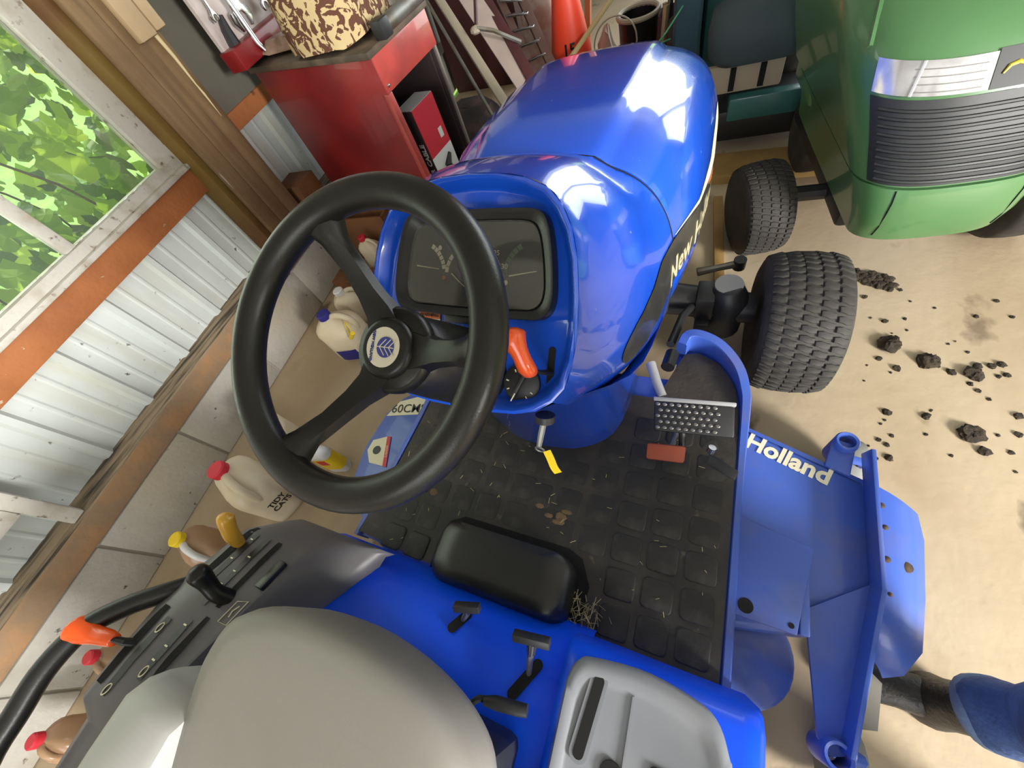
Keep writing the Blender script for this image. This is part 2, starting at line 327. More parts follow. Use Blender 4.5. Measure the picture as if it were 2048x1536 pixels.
# far, right and back walls with their open doorways, ceiling
mb = MB(); mb.box((-1.55, 5.6, 1.35), (2.9, .1, 2.7)); mb.box((4.0, 5.6, 1.35), (.7, .1, 2.7)); mb.box((1.75, 5.6, 2.58), (3.8, .1, .24)); mb.box((1.85, 5.6, 1.23), (.16, .1, 2.46)); struct(mb.build('wall_far', MAROON, smooth=0))
mb = MB(); mb.box((4.3, 3.75, 1.35), (.1, 3.7, 2.7)); mb.box((4.3, -2.75, 1.35), (.1, 1.4, 2.7)); mb.box((4.3, -.05, 2.58), (.1, 4, .24)); struct(mb.build('wall_right', PANELG, smooth=0))
mb = MB(); mb.box((-1.7, -3.4, 1.35), (2.2, .1, 2.7)); mb.box((3.4, -3.4, 1.35), (1.8, .1, 2.7)); mb.box((.95, -3.4, 2.58), (3.1, .1, .24)); struct(mb.build('wall_back', PANELG, smooth=0))
struct(MB().box((.95, 1.1, 2.76), (7.4, 9.3, .1)).build('ceiling', mat('white_ceiling', (.42, .42, .42), .8), smooth=0))
struct(MB().box((0, 1, -.16), (80, 80, .1)).build('ground', GRASS, smooth=0))

# ------------------------------------------------------------------ foliage outside the window
lv = [(.16, -.02, 0), (.40, .06, -.05), (.50, .30, -.08), (.40, .42, -.03), (.42, .62, -.08), (.24, .72, -.05), (.0, 1.05, -.14), (-.24, .72, -.05), (-.42, .62, -.08), (-.40, .42, -.03), (-.50, .30, -.08), (-.40, .06, -.05), (-.16, -.02, 0)]
for k in range(0):
    a0 = R(90 + (k - 2) * 58); l_ = (.55, .85, 1.0, .85, .55)[k]
    lv += [(.30 * math.cos(a0 - R(29)), .30 * math.sin(a0 - R(29)) + .15, 0), (l_ * math.cos(a0), l_ * math.sin(a0) + .15, -.12)]
leafs = []
for m_ in LEAFM:
    b0 = MB().add([(0, .3, .05)] + lv, [(0, i, i + 1) for i in range(1, len(lv))] + [(0, len(lv), 1)]); leafs.append(b0.mesh('leaf', m_, smooth=0))
shrub = thing('leafy_shrub', W(-1.2, .7, -.1), 'broad-leaved green shrub pressing against the dusty window from outside', 'shrub')
mb = MB()
for k in range(16):
    s0 = random.uniform(-.6, 2.3); d0 = random.uniform(-1.6, -.45)
    p = [W(d0 + random.uniform(-.1, .1) * i, s0 + (random.random() - .35) * .18 * i, -.1 + .48 * i) for i in range(6)]
    MB().tube(cr(p, 14), .006, 6).build('stem', STEMM, shrub)
cnt = 0
camp = Vector((.36, 0, 1.5))
def leaf_at(d, s, z, sz):
    return Matrix.Translation(W(d, s, z)) @ Euler((random.uniform(-.9, .9) + R(70), random.uniform(-.5, .5), random.uniform(-1, 1) + R(75))).to_matrix().to_4x4() @ Matrix.Scale(sz, 4)
for k in range(270):
    d = -random.uniform(.42, 1.0); s = random.uniform(.1, 1.95); z = random.uniform(.45, 2.0) + d * .1
    put('leaf', random.choice(leafs), shrub, leaf_at(d, s, z, random.uniform(.06, .13)))
back = []
for i, m_ in enumerate(LEAFM):
    b0 = MB()
    for k in range(850):
        d = -random.uniform(.8, 3.2); s = random.uniform(-1.6, 4.2); z = random.uniform(-.1, 2.7)
        T = leaf_at(d, s, z, random.uniform(.10, .22)); b0.add([T @ Vector(q) for q in [(0, .3, .05)] + lv], [(0, j, j + 1) for j in range(1, len(lv))])
    o = b0.build('foliage', m_, shrub, smooth=0); o['kind'] = 'stuff'

# ------------------------------------------------------------------ the blue tractor
tr = thing('garden_tractor', (0, .4, 0), 'big blue garden tractor seen from above its grey seat, black steering wheel and mowing deck', 'tractor')
c40, s40 = math.cos(R(40)), math.sin(R(40))
FD = frame((0, .43, 1.05), (1, 0, 0), (0, c40, s40), (0, -s40, c40))           # dash face
# --- cowl (dash shroud back to the hood seam) and hood
half = [(.178, -.198), (.197, -.172), (.207, -.13), (.210, -.08), (.207, -.027), (.199, .033), (.186, .078), (.167, .112), (.143, .137), (.105, .154), (.055, .163), (0, .166)]
lowr = [(0, -.235), (.06, -.234), (.112, -.229), (.15, -.218)]
LIPN = .02
lip_r = [FD @ Vector((u * .975, v * .98, LIPN)) for u, v in half]
def sect(y, Wd, H, n=3.2, zb=.68, z0=.60, m=36, nl=4):
    out = [Vector((Wd * (.97 + .03 * i / nl), y, z0 + (zb - z0) * i / nl)) for i in range(nl)]
    for i in range(m):
        a = math.pi / 2 * i / (m - 1); x = Wd * math.cos(a) ** (2 / n); z = zb + (H - zb) * math.sin(a) ** (2 / n)
        z += .015 * (1 - min(1, max(0, (abs(x) - .155 * Wd / .33) / (.022)))) * min(1, max(0, (H - zb) / .3)) if H > .8 else 0
        out.append(Vector((x, y, z)))
    return out
def mirror(pts): return pts + [Vector((-p.x, p.y, p.z)) for p in reversed(pts[:-1])]
NP = 24
seam = cr(sect(.785, .305, 1.03, 3.0, .68, .57), NP); liph = cr(lip_r, NP)
rings = []
for t in (0, .06, .16, .3, .46, .62, .8, 1):
    rg = []
    for j in range(NP):
        p = liph[j].lerp(seam[j], t); q = j / (NP - 1); wgt = (1 - q) ** 3
        zb = .905 - .62 * t + .29 * t * t
        p.z += wgt * (zb - p.z) * (1 if 0 < t < 1 else 0) * .8
        p.x += .022 * math.sin(math.pi * t) * min(1, math.sin(math.pi * (.1 + .8 * q)) + .2) * (1 if j < NP - 1 else 0)
        p.z += .018 * math.sin(math.pi * t) * q ** 2
        rg.append(p)
    rings.append(mirror(rg))
cowl_m = MB().loft(rings, False); cowl = cowl_m.build('cowl', BLUE, tr, smooth=60)
hy = [.791, .80, .95, 1.1, 1.25, 1.4, 1.52, 1.60, 1.65, 1.69, 1.71]
hw = [.302, .308, .345, .357, .358, .354, .338, .30, .25, .16, .06]; hh = [1.026, 1.032, 1.036, 1.015, .993, .968, .93, .885, .835, .77, .72]
hring = [mirror(sect(y, a, h, 3.3, .66, .60 if y < 1.6 else .62)) for y, a, h in zip(hy, hw, hh)]
hring.insert(0, [Vector((p.x * .95, p.y, .66 + (p.z - .66) * .95)) for p in hring[0]])
hood_m = MB().loft(hring, False); hood = hood_m.build('hood', BLUE, tr, smooth=50)
sm = MB().tube([Vector((p.x * .985, .788, .6 + (p.z - .6) * .985)) for p in mirror(seam)], .007, 6); sm.build('hood_seal', DARK, tr)
# engine side and frame under the hood
mb = MB(); mb.box((0, 1.25, .50), (.50, .8, .22)); mb.box((0, 1.2, .36), (.30, 1.0, .16)); mb.build('engine_block', SATIN, tr, bevel=.02)
bvh = BVHTree.FromPolygons([tuple(v) for v in cowl_m.v + hood_m.v], cowl_m.f + [[i + len(cowl_m.v) for i in f] for f in hood_m.f])
def side(y, z, off=.002):
    h = bvh.ray_cast(Vector((1, y, z)), Vector((-1, 0, 0)))
    if not h[0]: h = bvh.find_nearest(Vector((.36, y, z)))
    return h[0] + h[1] * (off if h[1].x > 0 else -off)
def strip(name, mats, cl, hwid, nn=34, off=.002, rows=6):
    c_ = cr([(a, b_, 0) for a, b_ in cl], nn); hs = [p.x for p in cr([(h, 0, 0) for h in hwid], nn)]
    return MB().loft([[side(c_[i].x, c_[i].y + hs[i] * (2 * j / rows - 1), off) for j in range(rows + 1)] for i in range(nn)], False).build(name, mats, tr, smooth=60)
strip('side_decal', DECAL, [(.452, .815), (.458, .812), (.475, .803), (.52, .79), (.60, .775), (.75, .762), (.95, .745), (1.08, .735), (1.17, .73)], [.0, .018, .036, .054, .064, .066, .055, .035, .0], nn=60, off=.0022)
strip('decal_stripe', CREAM, [(.80, .828), (.95, .806), (1.1, .792), (1.25, .778), (1.38, .768)], [.001, .006, .022, .045, .048], off=.0016)
strip('decal_edge', ORPR, [(1.06, .775), (1.12, .76), (1.19, .735)], [.004, .007, .004], nn=10, off=.003, rows=2)
text('side_lettering', 'New Holland', .10, CREAM, tr, lambda co: side(.955 + co.x * .74, .720 + co.y * 1.0 - (co.x) * .03, .0035), bold=.002, res=2)
# --- dash: lip, recessed face
outline = [(x * .975, y * .98) for x, y in lowr + half]; outline = outline + [(-x, y) for x, y in reversed(outline[1:-1])]
def dring(k, nz, dy=0): return [FD @ Vector((u * k, v * k + dy, nz)) for u, v in outline]
mb = MB(); mb.loft([dring(1, LIPN - .006), dring(1, LIPN), dring(.975, LIPN + .003), dring(.945, LIPN - .002), dring(.91, -.004, .0), dring(.87, -.012), dring(.5, -.014), dring(.02, -.014)], True, False)
dash = mb.build('dash_panel', BLUE, tr, smooth=60)
# lower dash panel / steering pedestal
U0 = cr([(.295, .785, .575), (.262, .53, .66), (.178, .283, .918), (.10, .256, .898), (0, .252, .896)], 15)
U1 = cr([(.25, .83, .52), (.245, .62, .60), (.20, .43, .70), (.10, .37, .72), (0, .36, .725)], 15)
U2 = cr([(.228, .85, .36), (.228, .64, .36), (.20, .485, .36), (.11, .412, .36), (0, .395, .36)], 15)
UM = [(a * .42 + b_ * .58) for a, b_ in zip(U0, U1)]
MB().loft([mirror(U0), mirror(UM), mirror(U1), mirror(U2)], False).build('pedestal', BLUE, tr, smooth=60)
# instrument cluster
bz = [(.118, .108), (.138, .092), (.150, .05), (.157, .0), (.158, -.03), (.152, -.052), (.135, -.064), (.10, -.066)]
bz = [(q.x, q.y) for q in cr([(0, .111, 0), (.07, .111, 0)] + [(x, y, 0) for x, y in bz] + [(.05, -.0675, 0), (0, -.068, 0)], 34)]
bo = bz + [(-x, y) for x, y in reversed(bz[1:-1])]
def bring(k, kz, off=0): return [FD @ Vector((x * k, (y - .02) * (k + off) + .02, kz)) for x, y in bo]
mb = MB(); mb.loft([bring(1, -.016), bring(1, .006), bring(.985, .010), bring(.93, .008, -.02), bring(.86, -.006, -.05), bring(.835, -.007, -.06)], True, False)
gc = mb.build('instrument_cluster', BLACK, tr, smooth=50)
MB().loft([bring(.85, -.0065, -.055), bring(.4, -.0065), bring(.02, -.0065)], True, False).build('gauge_face', GLASSF, gc)
def fd(x, y, z=-.0055): return FD @ Vector((x, y, z))
def arc(cx, cy, r0, r1, a0, a1, m_, seg=6):
    mb = MB()
    for i in range(seg):
        a = R(a0 + (a1 - a0) * i / seg); e = R(a0 + (a1 - a0) * (i + .86) / seg)
        mb.add([fd(cx + r * math.cos(t), cy + r * math.sin(t)) for r, t in ((r0, a), (r1, a), (r1, e), (r0, e))], [(0, 1, 2, 3)])
    return mb.build('gauge_scale', m_, gc, smooth=0)
arc(-.112, .006, .050, .058, 8, 62, MARK); arc(.118, .006, .050, .059, 176, 118, GREENM); arc(0, .003, .050, .057, 175, 5, MARK, 14)
def needle(x0, y0, x1, y1): MB().tube([fd(x0, y0, -.004), fd(x1, y1, -.004)], [.0014, .0008], 6).build('needle', CREAM, gc)
needle(-.117, .018, -.068, .013); needle(-.042, .006, -.014, -.016); needle(.072, .005, .121, .014)
for s_, x, y in (('0', -.052, .018), ('25', .046, .042), ('30', .062, .02)): text('gauge_numeral', s_, .012, MARK, gc, flat(FD @ Matrix.Translation((x, y, -.005))))
for x, y in ((-.058, -.002), (.066, -.006), (-.068, .05)): MB(FD).sphere((x, y, -.005), (.004, .0045, .001), 8, 4).build('warning_symbol', ORPR if x == -.058 else MARK, gc)
MB().loft([bring(.86, -.001, -.05), bring(.4, .0), bring(.02, .0)], True, False).build('gauge_lens', LENS, gc)
mb = MB(FD); mb.box((-.018, -.074, -.009), (.072, .015, .012)); mb.build('indicator_window', BLACK, tr, bevel=.002)
mb = MB(FD); mb.box((-.092, -.083, -.0125), (.048, .036, .002)); wl = mb.build('warning_label', CREAM, tr)
MB(FD).box((-.092, -.071, -.0115), (.048, .013, .002)).build('label_band', ORPR, wl)
text('label_lettering', 'WARNING', .0085, BLACK, wl, flat(FD @ Matrix.Translation((-.092, -.071, -.0100))))
# light switch dial, throttle lever, ignition
FDd = FD @ Matrix.Translation((.108, -.176, -.012))
dial = MB(FDd).lathe([(0, 0), (.034, 0), (.034, .008), (.030, .011), (0, .011)], 26).build('light_dial', SATIN, tr)
MB(FDd).box((0, 0, .016), (.008, .05, .012), (0, 0, R(-25))).build('dial_grip', SATIN, dial, bevel=.002)
MB(FDd).box((-.008, -.022, .0225), (.0018, .016, .001), (0, 0, R(-25))).build('dial_pointer', CREAM, dial)
for a in (75, 115, 170, 205, 300, 330): MB(FDd).box((.025 * math.cos(R(a)), .025 * math.sin(R(a)), .0115), (.005, .002, .001), (0, 0, R(a))).build('dial_mark', MARK, dial)
mb = MB(FD); mb.prism(rrect(.012, .082, .005, 3, (.157, -.148)), -.016, -.0105); mb.build('throttle_slot', DARK, tr)
th = MB(); th.tube([fd(.157, -.15, -.012), fd(.150, -.147, .02), fd(.138, -.14, .034)], [.008, .007, .007], 8, flat=.5); th = th.build('throttle_lever', SATIN, tr)
MB().tube(cr([fd(.144, -.146, .03), fd(.135, -.138, .044), fd(.126, -.115, .054), fd(.114, -.092, .058), fd(.110, -.078, .056)], 12), [.007, .012, .0145, .015, .0145, .014, .015, .018, .021, .022, .020, .011], 12).build('lever_knob', ORANGE, th)['label'] = 'orange throttle knob'
ig = MB().cyl((.150, .270, .885), (.150, .262, .875), .018, 14).build('ignition_switch', SATIN, tr)
kt = MB(); kt.tube([(.150, .266, .882), (.146, .240, .862), (.142, .225, .842)], [.006, .006, .005], 8)
kt.tube([Vector((.143 + .008 * math.cos(a), .222, .835 + .010 * math.sin(a))) for a in [i * math.pi / 6 for i in range(12)]], .0018, 5, closed=True); kt.build('ignition_key', STEELD, ig)
ky = cr([(.156, .222, .834), (.164, .212, .820), (.170, .203, .806), (.177, .198, .794)], 8)
MB().loft([[p + Vector((-.007, -.002, -.003)), p + Vector((.007, .003, .003))] for p in ky], False).build('key_tag', YELLOW, ig)

# --- steering wheel
t_ = .463; ct, st_ = math.cos(t_), math.sin(t_)
FS = frame((0, .184, 1.197), (1, 0, 0), (0, ct, st_), (0, -st_, ct))
ring = [FS @ Vector((.1795 * math.cos(a), .1795 * math.sin(a), 0)) for a in [2 * math.pi * i / 72 for i in range(72)]]
sw = MB().tube(ring, .0205, 16, closed=True).build('steering_wheel', WHEELB, tr, smooth=80)
for a in (121, 2, -117):
    ca, sa = math.cos(R(a)), math.sin(R(a)); px, py = -sa, ca
    rr = []
    for r_, hw_, th_, z_ in ((.034, .032, .016, -.078), (.055, .025, .015, -.076), (.08, .0185, .013, -.062), (.115, .016, .012, -.042), (.145, .018, .012, -.018), (.165, .028, .014, -.006), (.178, .038, .014, -.001)):
        rr.append([FS @ Vector((r_ * ca + px * hw_ * x, r_ * sa + py * hw_ * x, z_ + th_ * y)) for x, y in ((-1, -.6), (-.75, .8), (0, 1), (.75, .8), (1, -.6), (.6, -1), (-.6, -1))])
    MB().loft(rr).build('spoke', WHEELB, sw, smooth=60)
MB(FS).lathe([(0, -.10), (.052, -.10), (.060, -.088), (.060, -.076), (.054, -.068), (0, -.067)], 30).build('hub', WHEELB, sw, smooth=60)
MB(FS).lathe([(.0415, -.07), (.041, -.060), (.037, -.0545), (.031, -.054), (0, -.055)], 32).build('hub_cap', WHEELB, sw, smooth=60)
mb = MB(FS); mb.lathe([(.0268, -.057), (.0268, -.0535), (0, -.0528)], 32); em = mb.build('emblem_disc', WHITE, sw); em.data.materials[0] = mat('emblem_cream', (.60, .55, .43), .45)
FE = FS @ Matrix.Translation((.005, 0, -.0524)) @ Matrix.Scale(.83, 4)
MB(FE).lathe([(.0165, 0), (.0165, .0006), (0, .0006)], 28).build('leaf_emblem', NAVYP, sw)
vm = MB(FE); vm.box((0, 0, .001), (.034, .0013, .0006))
for k in (-.009, 0, .009):
    for s_ in (-1, 1): vm.box((k + .0035, s_ * .006, .001), (.0013, .018, .0006), (0, 0, s_ * R(-42)))
vm.build('leaf_veins', em.data.materials[0], sw)
text('emblem_lettering', 'NEW HOLLAND', .0056, NAVYP, sw, flat(FS @ Matrix.Translation((-.0165, 0, -.0522)) @ Matrix.Rotation(R(-90), 4, 'Z')), bold=.0001)
mb = MB(); mb.loft([[FS @ Vector((r_ * math.cos(a), r_ * math.sin(a), z_)) for a in [2 * math.pi * i / 24 for i in range(24)]] for r_, z_ in ((.045, -.095), (.056, -.11), (.062, -.17), (.07, -.27), (.085, -.33))])
mb.build('steering_column', BLACK, tr, smooth=60)

# --- floor platform, mat with pads, foot controls
plat = [(-.52, -.02), (.55, -.055), (.55, .62), (.535, .70), (.50, .765), (.44, .82), (.38, .835), (.345, .80), (.335, .70), (-.30, .70), (-.31, .80), (-.35, .82), (-.41, .80), (-.45, .74), (-.47, .60), (-.50, .15)]
MB().prism(plat, .30, .352).build('platform', BLUED, tr, bevel=.004)
rimp = [(.5385, -.055), (.5385, .30), (.5385, .60), (.530, .68), (.505, .745), (.455, .80), (.40, .825), (.362, .822), (.348, .79)]
for sgn in (1, -1):
    path = cr([((x if sgn > 0 else -x + .035 - .08 * max(0, .12 - y) + .06 * max(0, y - .1)), y + (0 if sgn > 0 else .03 * (y < 0)), 0) for x, y in rimp], 40); rr = []
    for i, p in enumerate(path):
        tq = (path[min(i + 1, 39)] - path[max(i - 1, 0)]).normalized(); nn_ = Vector((tq.y, -tq.x, 0)) * sgn
        q = max(0, (p.y - .45) / .38); h_ = .362 + .075 * min(1, q) ** 1.5; wd_ = .0095 + .006 * min(1, q)
        rr.append([p + nn_ * wd_ + Vector((0, 0, .30)), p + nn_ * wd_ + Vector((0, 0, h_ - .004)), p + nn_ * (wd_ - .003) + Vector((0, 0, h_)), p - nn_ * (wd_ - .003) + Vector((0, 0, h_)), p - nn_ * wd_ + Vector((0, 0, h_ - .004)), p - nn_ * wd_ + Vector((0, 0, .30))])
    MB().loft(rr).build('platform_rim', BLUED, tr, smooth=50)
matp = [(-.512, -.012), (-.20, -.03), (-.215, .09), (-.17, .118), (.15, .118), (.185, .09), (.205, -.02), (.19, -.045), (.525, -.058), (.525, .60), (.51, .69), (.46, .765), (.40, .795), (.36, .785), (.30, .62), (-.30, .62), (-.33, .785), (-.37, .795), (-.43, .765), (-.455, .69), (-.468, .40), (-.486, .15)]
fm = MB().prism([(x, y, .012 * max(0, (y - .6) / .2)) for x, y in matp], .352, .362).build('floor_mat', MAT, tr)
pm = MB().loft([[(x * k, y * k, z) for x, y in rrect(.070, .068, .012, 3)] for k, z in ((1.05, 0), (1, .003), (.94, .0036))]).mesh('tread_pad', PAD, smooth=50)
for i in range(-6, 7):
    for j in range(-1, 8):
        x = (i + .32) * .088 if i >= 0 else (i + .68) * .088; x += .175 * 0; y = -.004 + j * .0865 + (.012 if x < 0 else 0) + abs(x) * .03 - .012
        if x > .485 or x < -.435 or y < -.03 or y > .57: continue
        if -.25 < x < .245 and y < .16: continue
        if x * x / .27 ** 2 + ((y - .75) / .39) ** 2 < 1: continue
        put('tread_pad', pm, fm, Matrix.Translation((x, y, .3618)) @ Matrix.Rotation(R(random.uniform(-2, 2)), 4, 'Z') @ Matrix.Diagonal((1, 1, 1 if x > .25 or y < .05 else .35, 1)))
MB().prism([(-.225, -.045), (.215, -.05), (.222, .05), (.19, .11), (.15, .125), (-.17, .125), (-.215, .10), (-.23, .03)], .355, .3632).build('mat_opening', DARK, tr)
rr = []
for k, z in ((1, .36), (1, .40), (.985, .43), (.95, .45), (.88, .463), (.6, .468)):
    rr.append([(.0 + x * k, .018 + y * k - (.0 if z < .42 else (z - .42) * -.25), z) for x, y in rrect(.385, .155, .045, 6)])
MB().loft(rr).build('tunnel_cover', BLACK, tr, smooth=60)
# forward pedal
P0 = [Vector(p) for p in ((.298, .585, .485), (.44, .60, .49), (.497, .59, .485))]
def quadplate(name, a, b_, c, d, thick, m_, parent, bev=.006):
    a, b_, c, d = map(Vector, (a, b_, c, d)); n_ = (b_ - a).cross(d - a).normalized() * thick
    if n_.z < 0: n_ = -n_
    return MB().add([a, b_, c, d, a - n_, b_ - n_, c - n_, d - n_], [(0, 1, 2, 3), (7, 6, 5, 4), (0, 4, 5, 1), (1, 5, 6, 2), (2, 6, 7, 3), (3, 7, 4, 0)]).build(name, m_, parent, bevel=bev)
fp = quadplate('drive_pedal', (.302, .545, .485), (.497, .562, .485), (.505, .485, .46), (.313, .47, .455), .012, SATIN, tr)
quadplate('pedal_edge', (.298, .556, .489), (.500, .572, .490), (.500, .562, .486), (.300, .545, .486), .014, GREYP, fp, .003)
sd = MB().sphere((0, 0, 0), (.0065, .005, .003), 8, 4).mesh('pedal_stud', STEELD)
for i in range(9):
    for j in range(5):
        u = (i + .5 + (j % 2) * .4) / 9.6 * .86; v = (j + .55) / 5.2
        a = Vector((.302, .545, .487)).lerp(Vector((.497, .562, .487)), u); e = Vector((.313, .47, .457)).lerp(Vector((.505, .485, .462)), u)
        put('pedal_stud', sd, fp, Matrix.Translation(a.lerp(e, v)))
MB().tube([(.275, .655, .50), (.30, .60, .49), (.32, .565, .482)], [.014, .013, .012], 10).build('pedal_arm', GREYP, fp)
MB().tube([(.375, .53, .47), (.385, .48, .43), (.39, .45, .40)], .009, 8).build('pedal_link', SATIN, fp)
bp = quadplate('brake_pedal', (.300, .435, .445), (.397, .442, .452), (.398, .402, .430), (.303, .396, .425), .014, REDPAD, tr, .008)
MB().tube([(.37, .50, .40), (.365, .46, .42), (.36, .43, .435)], .007, 8).build('brake_arm', STEELD, bp)
lk = quadplate('lock_lever', (.452, .440, .445), (.520, .402, .450), (.515, .382, .435), (.452, .412, .430), .010, SATIN, tr, .003)
MB().cyl((.455, .445, .44), (.458, .452, .455), .010, 10).build('lock_bolt', STEEL, lk)
# drag links by the engine
MB().tube([(.315, .80, .40), (.335, .95, .36), (.36, 1.05, .30)], .013, 10).build('steering_link', SATIN, tr)
MB().tube([(.318, .70, .42), (.325, .76, .41)], .02, 12).build('link_boot', BLACK, tr)

# --- fender pan, levers, tray
def pan_ring(x): return [Vector((x, y, z)) for y, z in ((-.034, .35), (-.040, .385), (-.058, .425), (-.09, .462), (-.135, .488), (-.20, .505), (-.30, .515), (-.75, .53))]
MB().loft([cr(pan_ring(x), 20) for x in (-.56, -.45, -.3, -.15, 0, .15, .26)], False).build('seat_pan', BLUEF, tr, smooth=60)
def fender(x0, x1, name, ztop):
    rr = []
    for y, k, z in ((-.048, .0, .36), (-.052, 0, .46), (-.056, .0, ztop - .045), (-.066, .012, ztop - .018), (-.09, .03, ztop), (-.5, .03, ztop + .03), (-1.0, .03, ztop)):
        rr.append([(x0, y, .345), (x0, y, z - .03 if z > .42 else z), (x0 + .012, y, z - .008 if z > .42 else z), (x0 + .03, y, z), (x1 - .04, y, z), (x1 - .014, y, z - .010 if z > .42 else z), (x1, y, z - .035 if z > .42 else z), (x1, y, .345)])
    return MB().loft(rr).build(name, BLUEF, tr, smooth=50)
fender(.225, .575, 'right_fender', .57); fender(-.60, -.36, 'left_fender', .50)
ty = [(.245, -.5), (.243, -.17), (.246, -.11), (.258, -.085), (.28, -.074), (.375, -.063), (.46, -.074), (.495, -.09), (.515, -.13), (.522, -.18), (.522, -.5)]
ty = [(q.x, q.y) for q in cr([(x, y, 0) for x, y in ty], 40)]
def tin(k, z): return [(.383 + (x - .383) * k, -.29 + (y + .29) * k, z) for x, y in ty]
tray = MB().loft([tin(1, .566), tin(1, .585), tin(.975, .592), tin(.90, .592), tin(.84, .586), tin(.80, .584)]).build('fender_tray', TRAY, tr, smooth=60)
def pslot(name, a, b_, wdt, m_, parent, z=.0, h=.002):
    a, b_ = Vector(a), Vector(b_); d = (b_ - a); l_ = d.length; T = Matrix.Translation((a + b_) / 2) @ d.to_track_quat('Y', 'Z').to_matrix().to_4x4()
    return MB(T).prism(rrect(wdt, l_ + wdt * .9, wdt * .48, 4), z, z + h).build(name, m_, parent)
pslot('slot_rim', (.301, -.104, .585), (.288, -.215, .585), .032, TRAY, tray, h=.004); pslot('tray_slot', (.301, -.104, .588), (.288, -.215, .588), .019, DARK, tray)
MB().cyl((.345, -.222, .58), (.345, -.222, .5885), .019, 20).build('cup_opening', DARK, tray)
MB().prism(rrect(.085, .10, .008, 3, (.445, -.235)), .584, .5885).build('tray_opening', DARK, tray)
MB().box((.362, -.18, .586), (.003, .15, .005)).build('tray_ridge', TRAY, tray)
for (a, b_), stem, bar in ((((.168, -.132, .493), (.134, -.196, .51)), ((.153, -.158, .49), (.162, -.112, .565), (.166, -.085, .602)), ((.128, -.088, .606), (.202, -.078, .606))), (((-.028, -.10, .471), (-.047, -.135, .492)), ((-.036, -.115, .47), (-.008, -.09, .53), (.002, -.075, .565)), ((-.028, -.086, .566), (.03, -.07, .566)))):
    n_up = Vector((0, -.3, .95)).normalized()
    pslot('lever_slot', Vector(a), Vector(b_), .022, DARK, tr, z=.001, h=.002)
    lv_ = MB().tube(stem, [.006, .0075, .009], 8); lv_.T = Matrix(); lv_ = lv_.build('range_lever', STEELD, tr)
    q = Vector(stem[1]).lerp(Vector(stem[2]), .1); MB().tube([q, stem[2]], [.010, .012], 4).build('lever_sleeve', SATIN, lv_, bevel=.001)
    MB().tube([bar[0], bar[1]], [.0125, .0125], 4).build('lever_grip', SATIN, lv_, bevel=.002)
cr_ = MB().tube(cr([(.055, -.275, .51), (.068, -.25, .55), (.080, -.225, .595), (.098, -.205, .607), (.12, -.202, .606)], 14), .006, 8).build('seat_crank', SATIN, tr)
MB().tube([(.108, -.2045, .6068), (.13, -.200, .606), (.175, -.193, .605), (.190, -.190, .604)], [.008, .012, .0115, .0105], 12).build('crank_grip', SATIN, cr_)

# --- left control console
secs = [(-.036, [(-.30, .470), (-.33, .492), (-.40, .505), (-.50, .515), (-.60, .51), (-.63, .47)]), (-.05, [(-.325, .498), (-.37, .523), (-.42, .54), (-.50, .552), (-.605, .548), (-.645, .49)]),
        (-.10, [(-.335, .505), (-.40, .565), (-.44, .597), (-.475, .607), (-.64, .632), (-.68, .52)]), (-.16, [(-.365, .512), (-.42, .60), (-.445, .632), (-.475, .642), (-.65, .660), (-.69, .54)]),
        (-.22, [(-.405, .52), (-.435, .61), (-.455, .66), (-.48, .671), (-.655, .692), (-.69, .56)]), (-.30, [(-.45, .535), (-.46, .64), (-.468, .695), (-.49, .705), (-.655, .728), (-.69, .58)]),
        (-.38, [(-.47, .56), (-.475, .66), (-.48, .728), (-.50, .738), (-.65, .750), (-.685, .60)]), (-.46, [(-.475, .58), (-.488, .68), (-.50, .745), (-.515, .752), (-.645, .768), (-.68, .62)]),
        (-.50, [(-.475, .58), (-.488, .66), (-.505, .715), (-.53, .722), (-.64, .735), (-.675, .61)]), (-.80, [(-.475, .58), (-.488, .66), (-.505, .72), (-.53, .725), (-.64, .735), (-.675, .61)])]
rr = []
for y, pr in secs:
    q = cr([(x, 0, z) for x, z in pr], 22); rr.append([Vector((p.x, y, p.z)) for p in q] + [Vector((pr[-1][0], y, .45)), Vector((pr[0][0] + .005, y, .45))])
con_m = MB().loft(rr); con = con_m.build('control_console', CONSOLE, tr, smooth=50)
cb = BVHTree.FromPolygons([tuple(v) for v in con_m.v], con_m.f)
def ctop(x, y, off=.001):
    h = cb.ray_cast(Vector((x, y, 2)), Vector((0, 0, -1))); return (h[0] + Vector((0, 0, off))) if h[0] else Vector((x, y, .7))
def cslot(name, x, y0, y1, wd, m_, off=.0015):
    pts = [ctop(x, y0 + (y1 - y0) * i / 12, off) for i in range(13)]
    return MB().loft([[p + Vector((-wd / 2 * math.sin(math.pi * (.18 + .64 * i / 12)) ** .4, 0, 0)), p + Vector((wd / 2 * math.sin(math.pi * (.18 + .64 * i / 12)) ** .4, 0, 0))] for i, p in enumerate(pts)], False).build(name, m_, con)
cslot('console_slot', -.618, -.088, -.215, .022, DARK); cslot('console_slot', -.522, -.100, -.255, .020, DARK); cslot('console_slot', -.622, -.285, -.43, .022, DARK); cslot('console_slot', -.522, -.275, -.40, .020, DARK)
cslot('scale_plate', -.592, -.10, -.24, .018, SATIN); cslot('scale_plate', -.556, -.10, -.26, .020, SATIN); cslot('scale_plate', -.592, -.30, -.44, .020, SATIN); cslot('scale_plate', -.548, -.29, -.40, .018, SATIN)
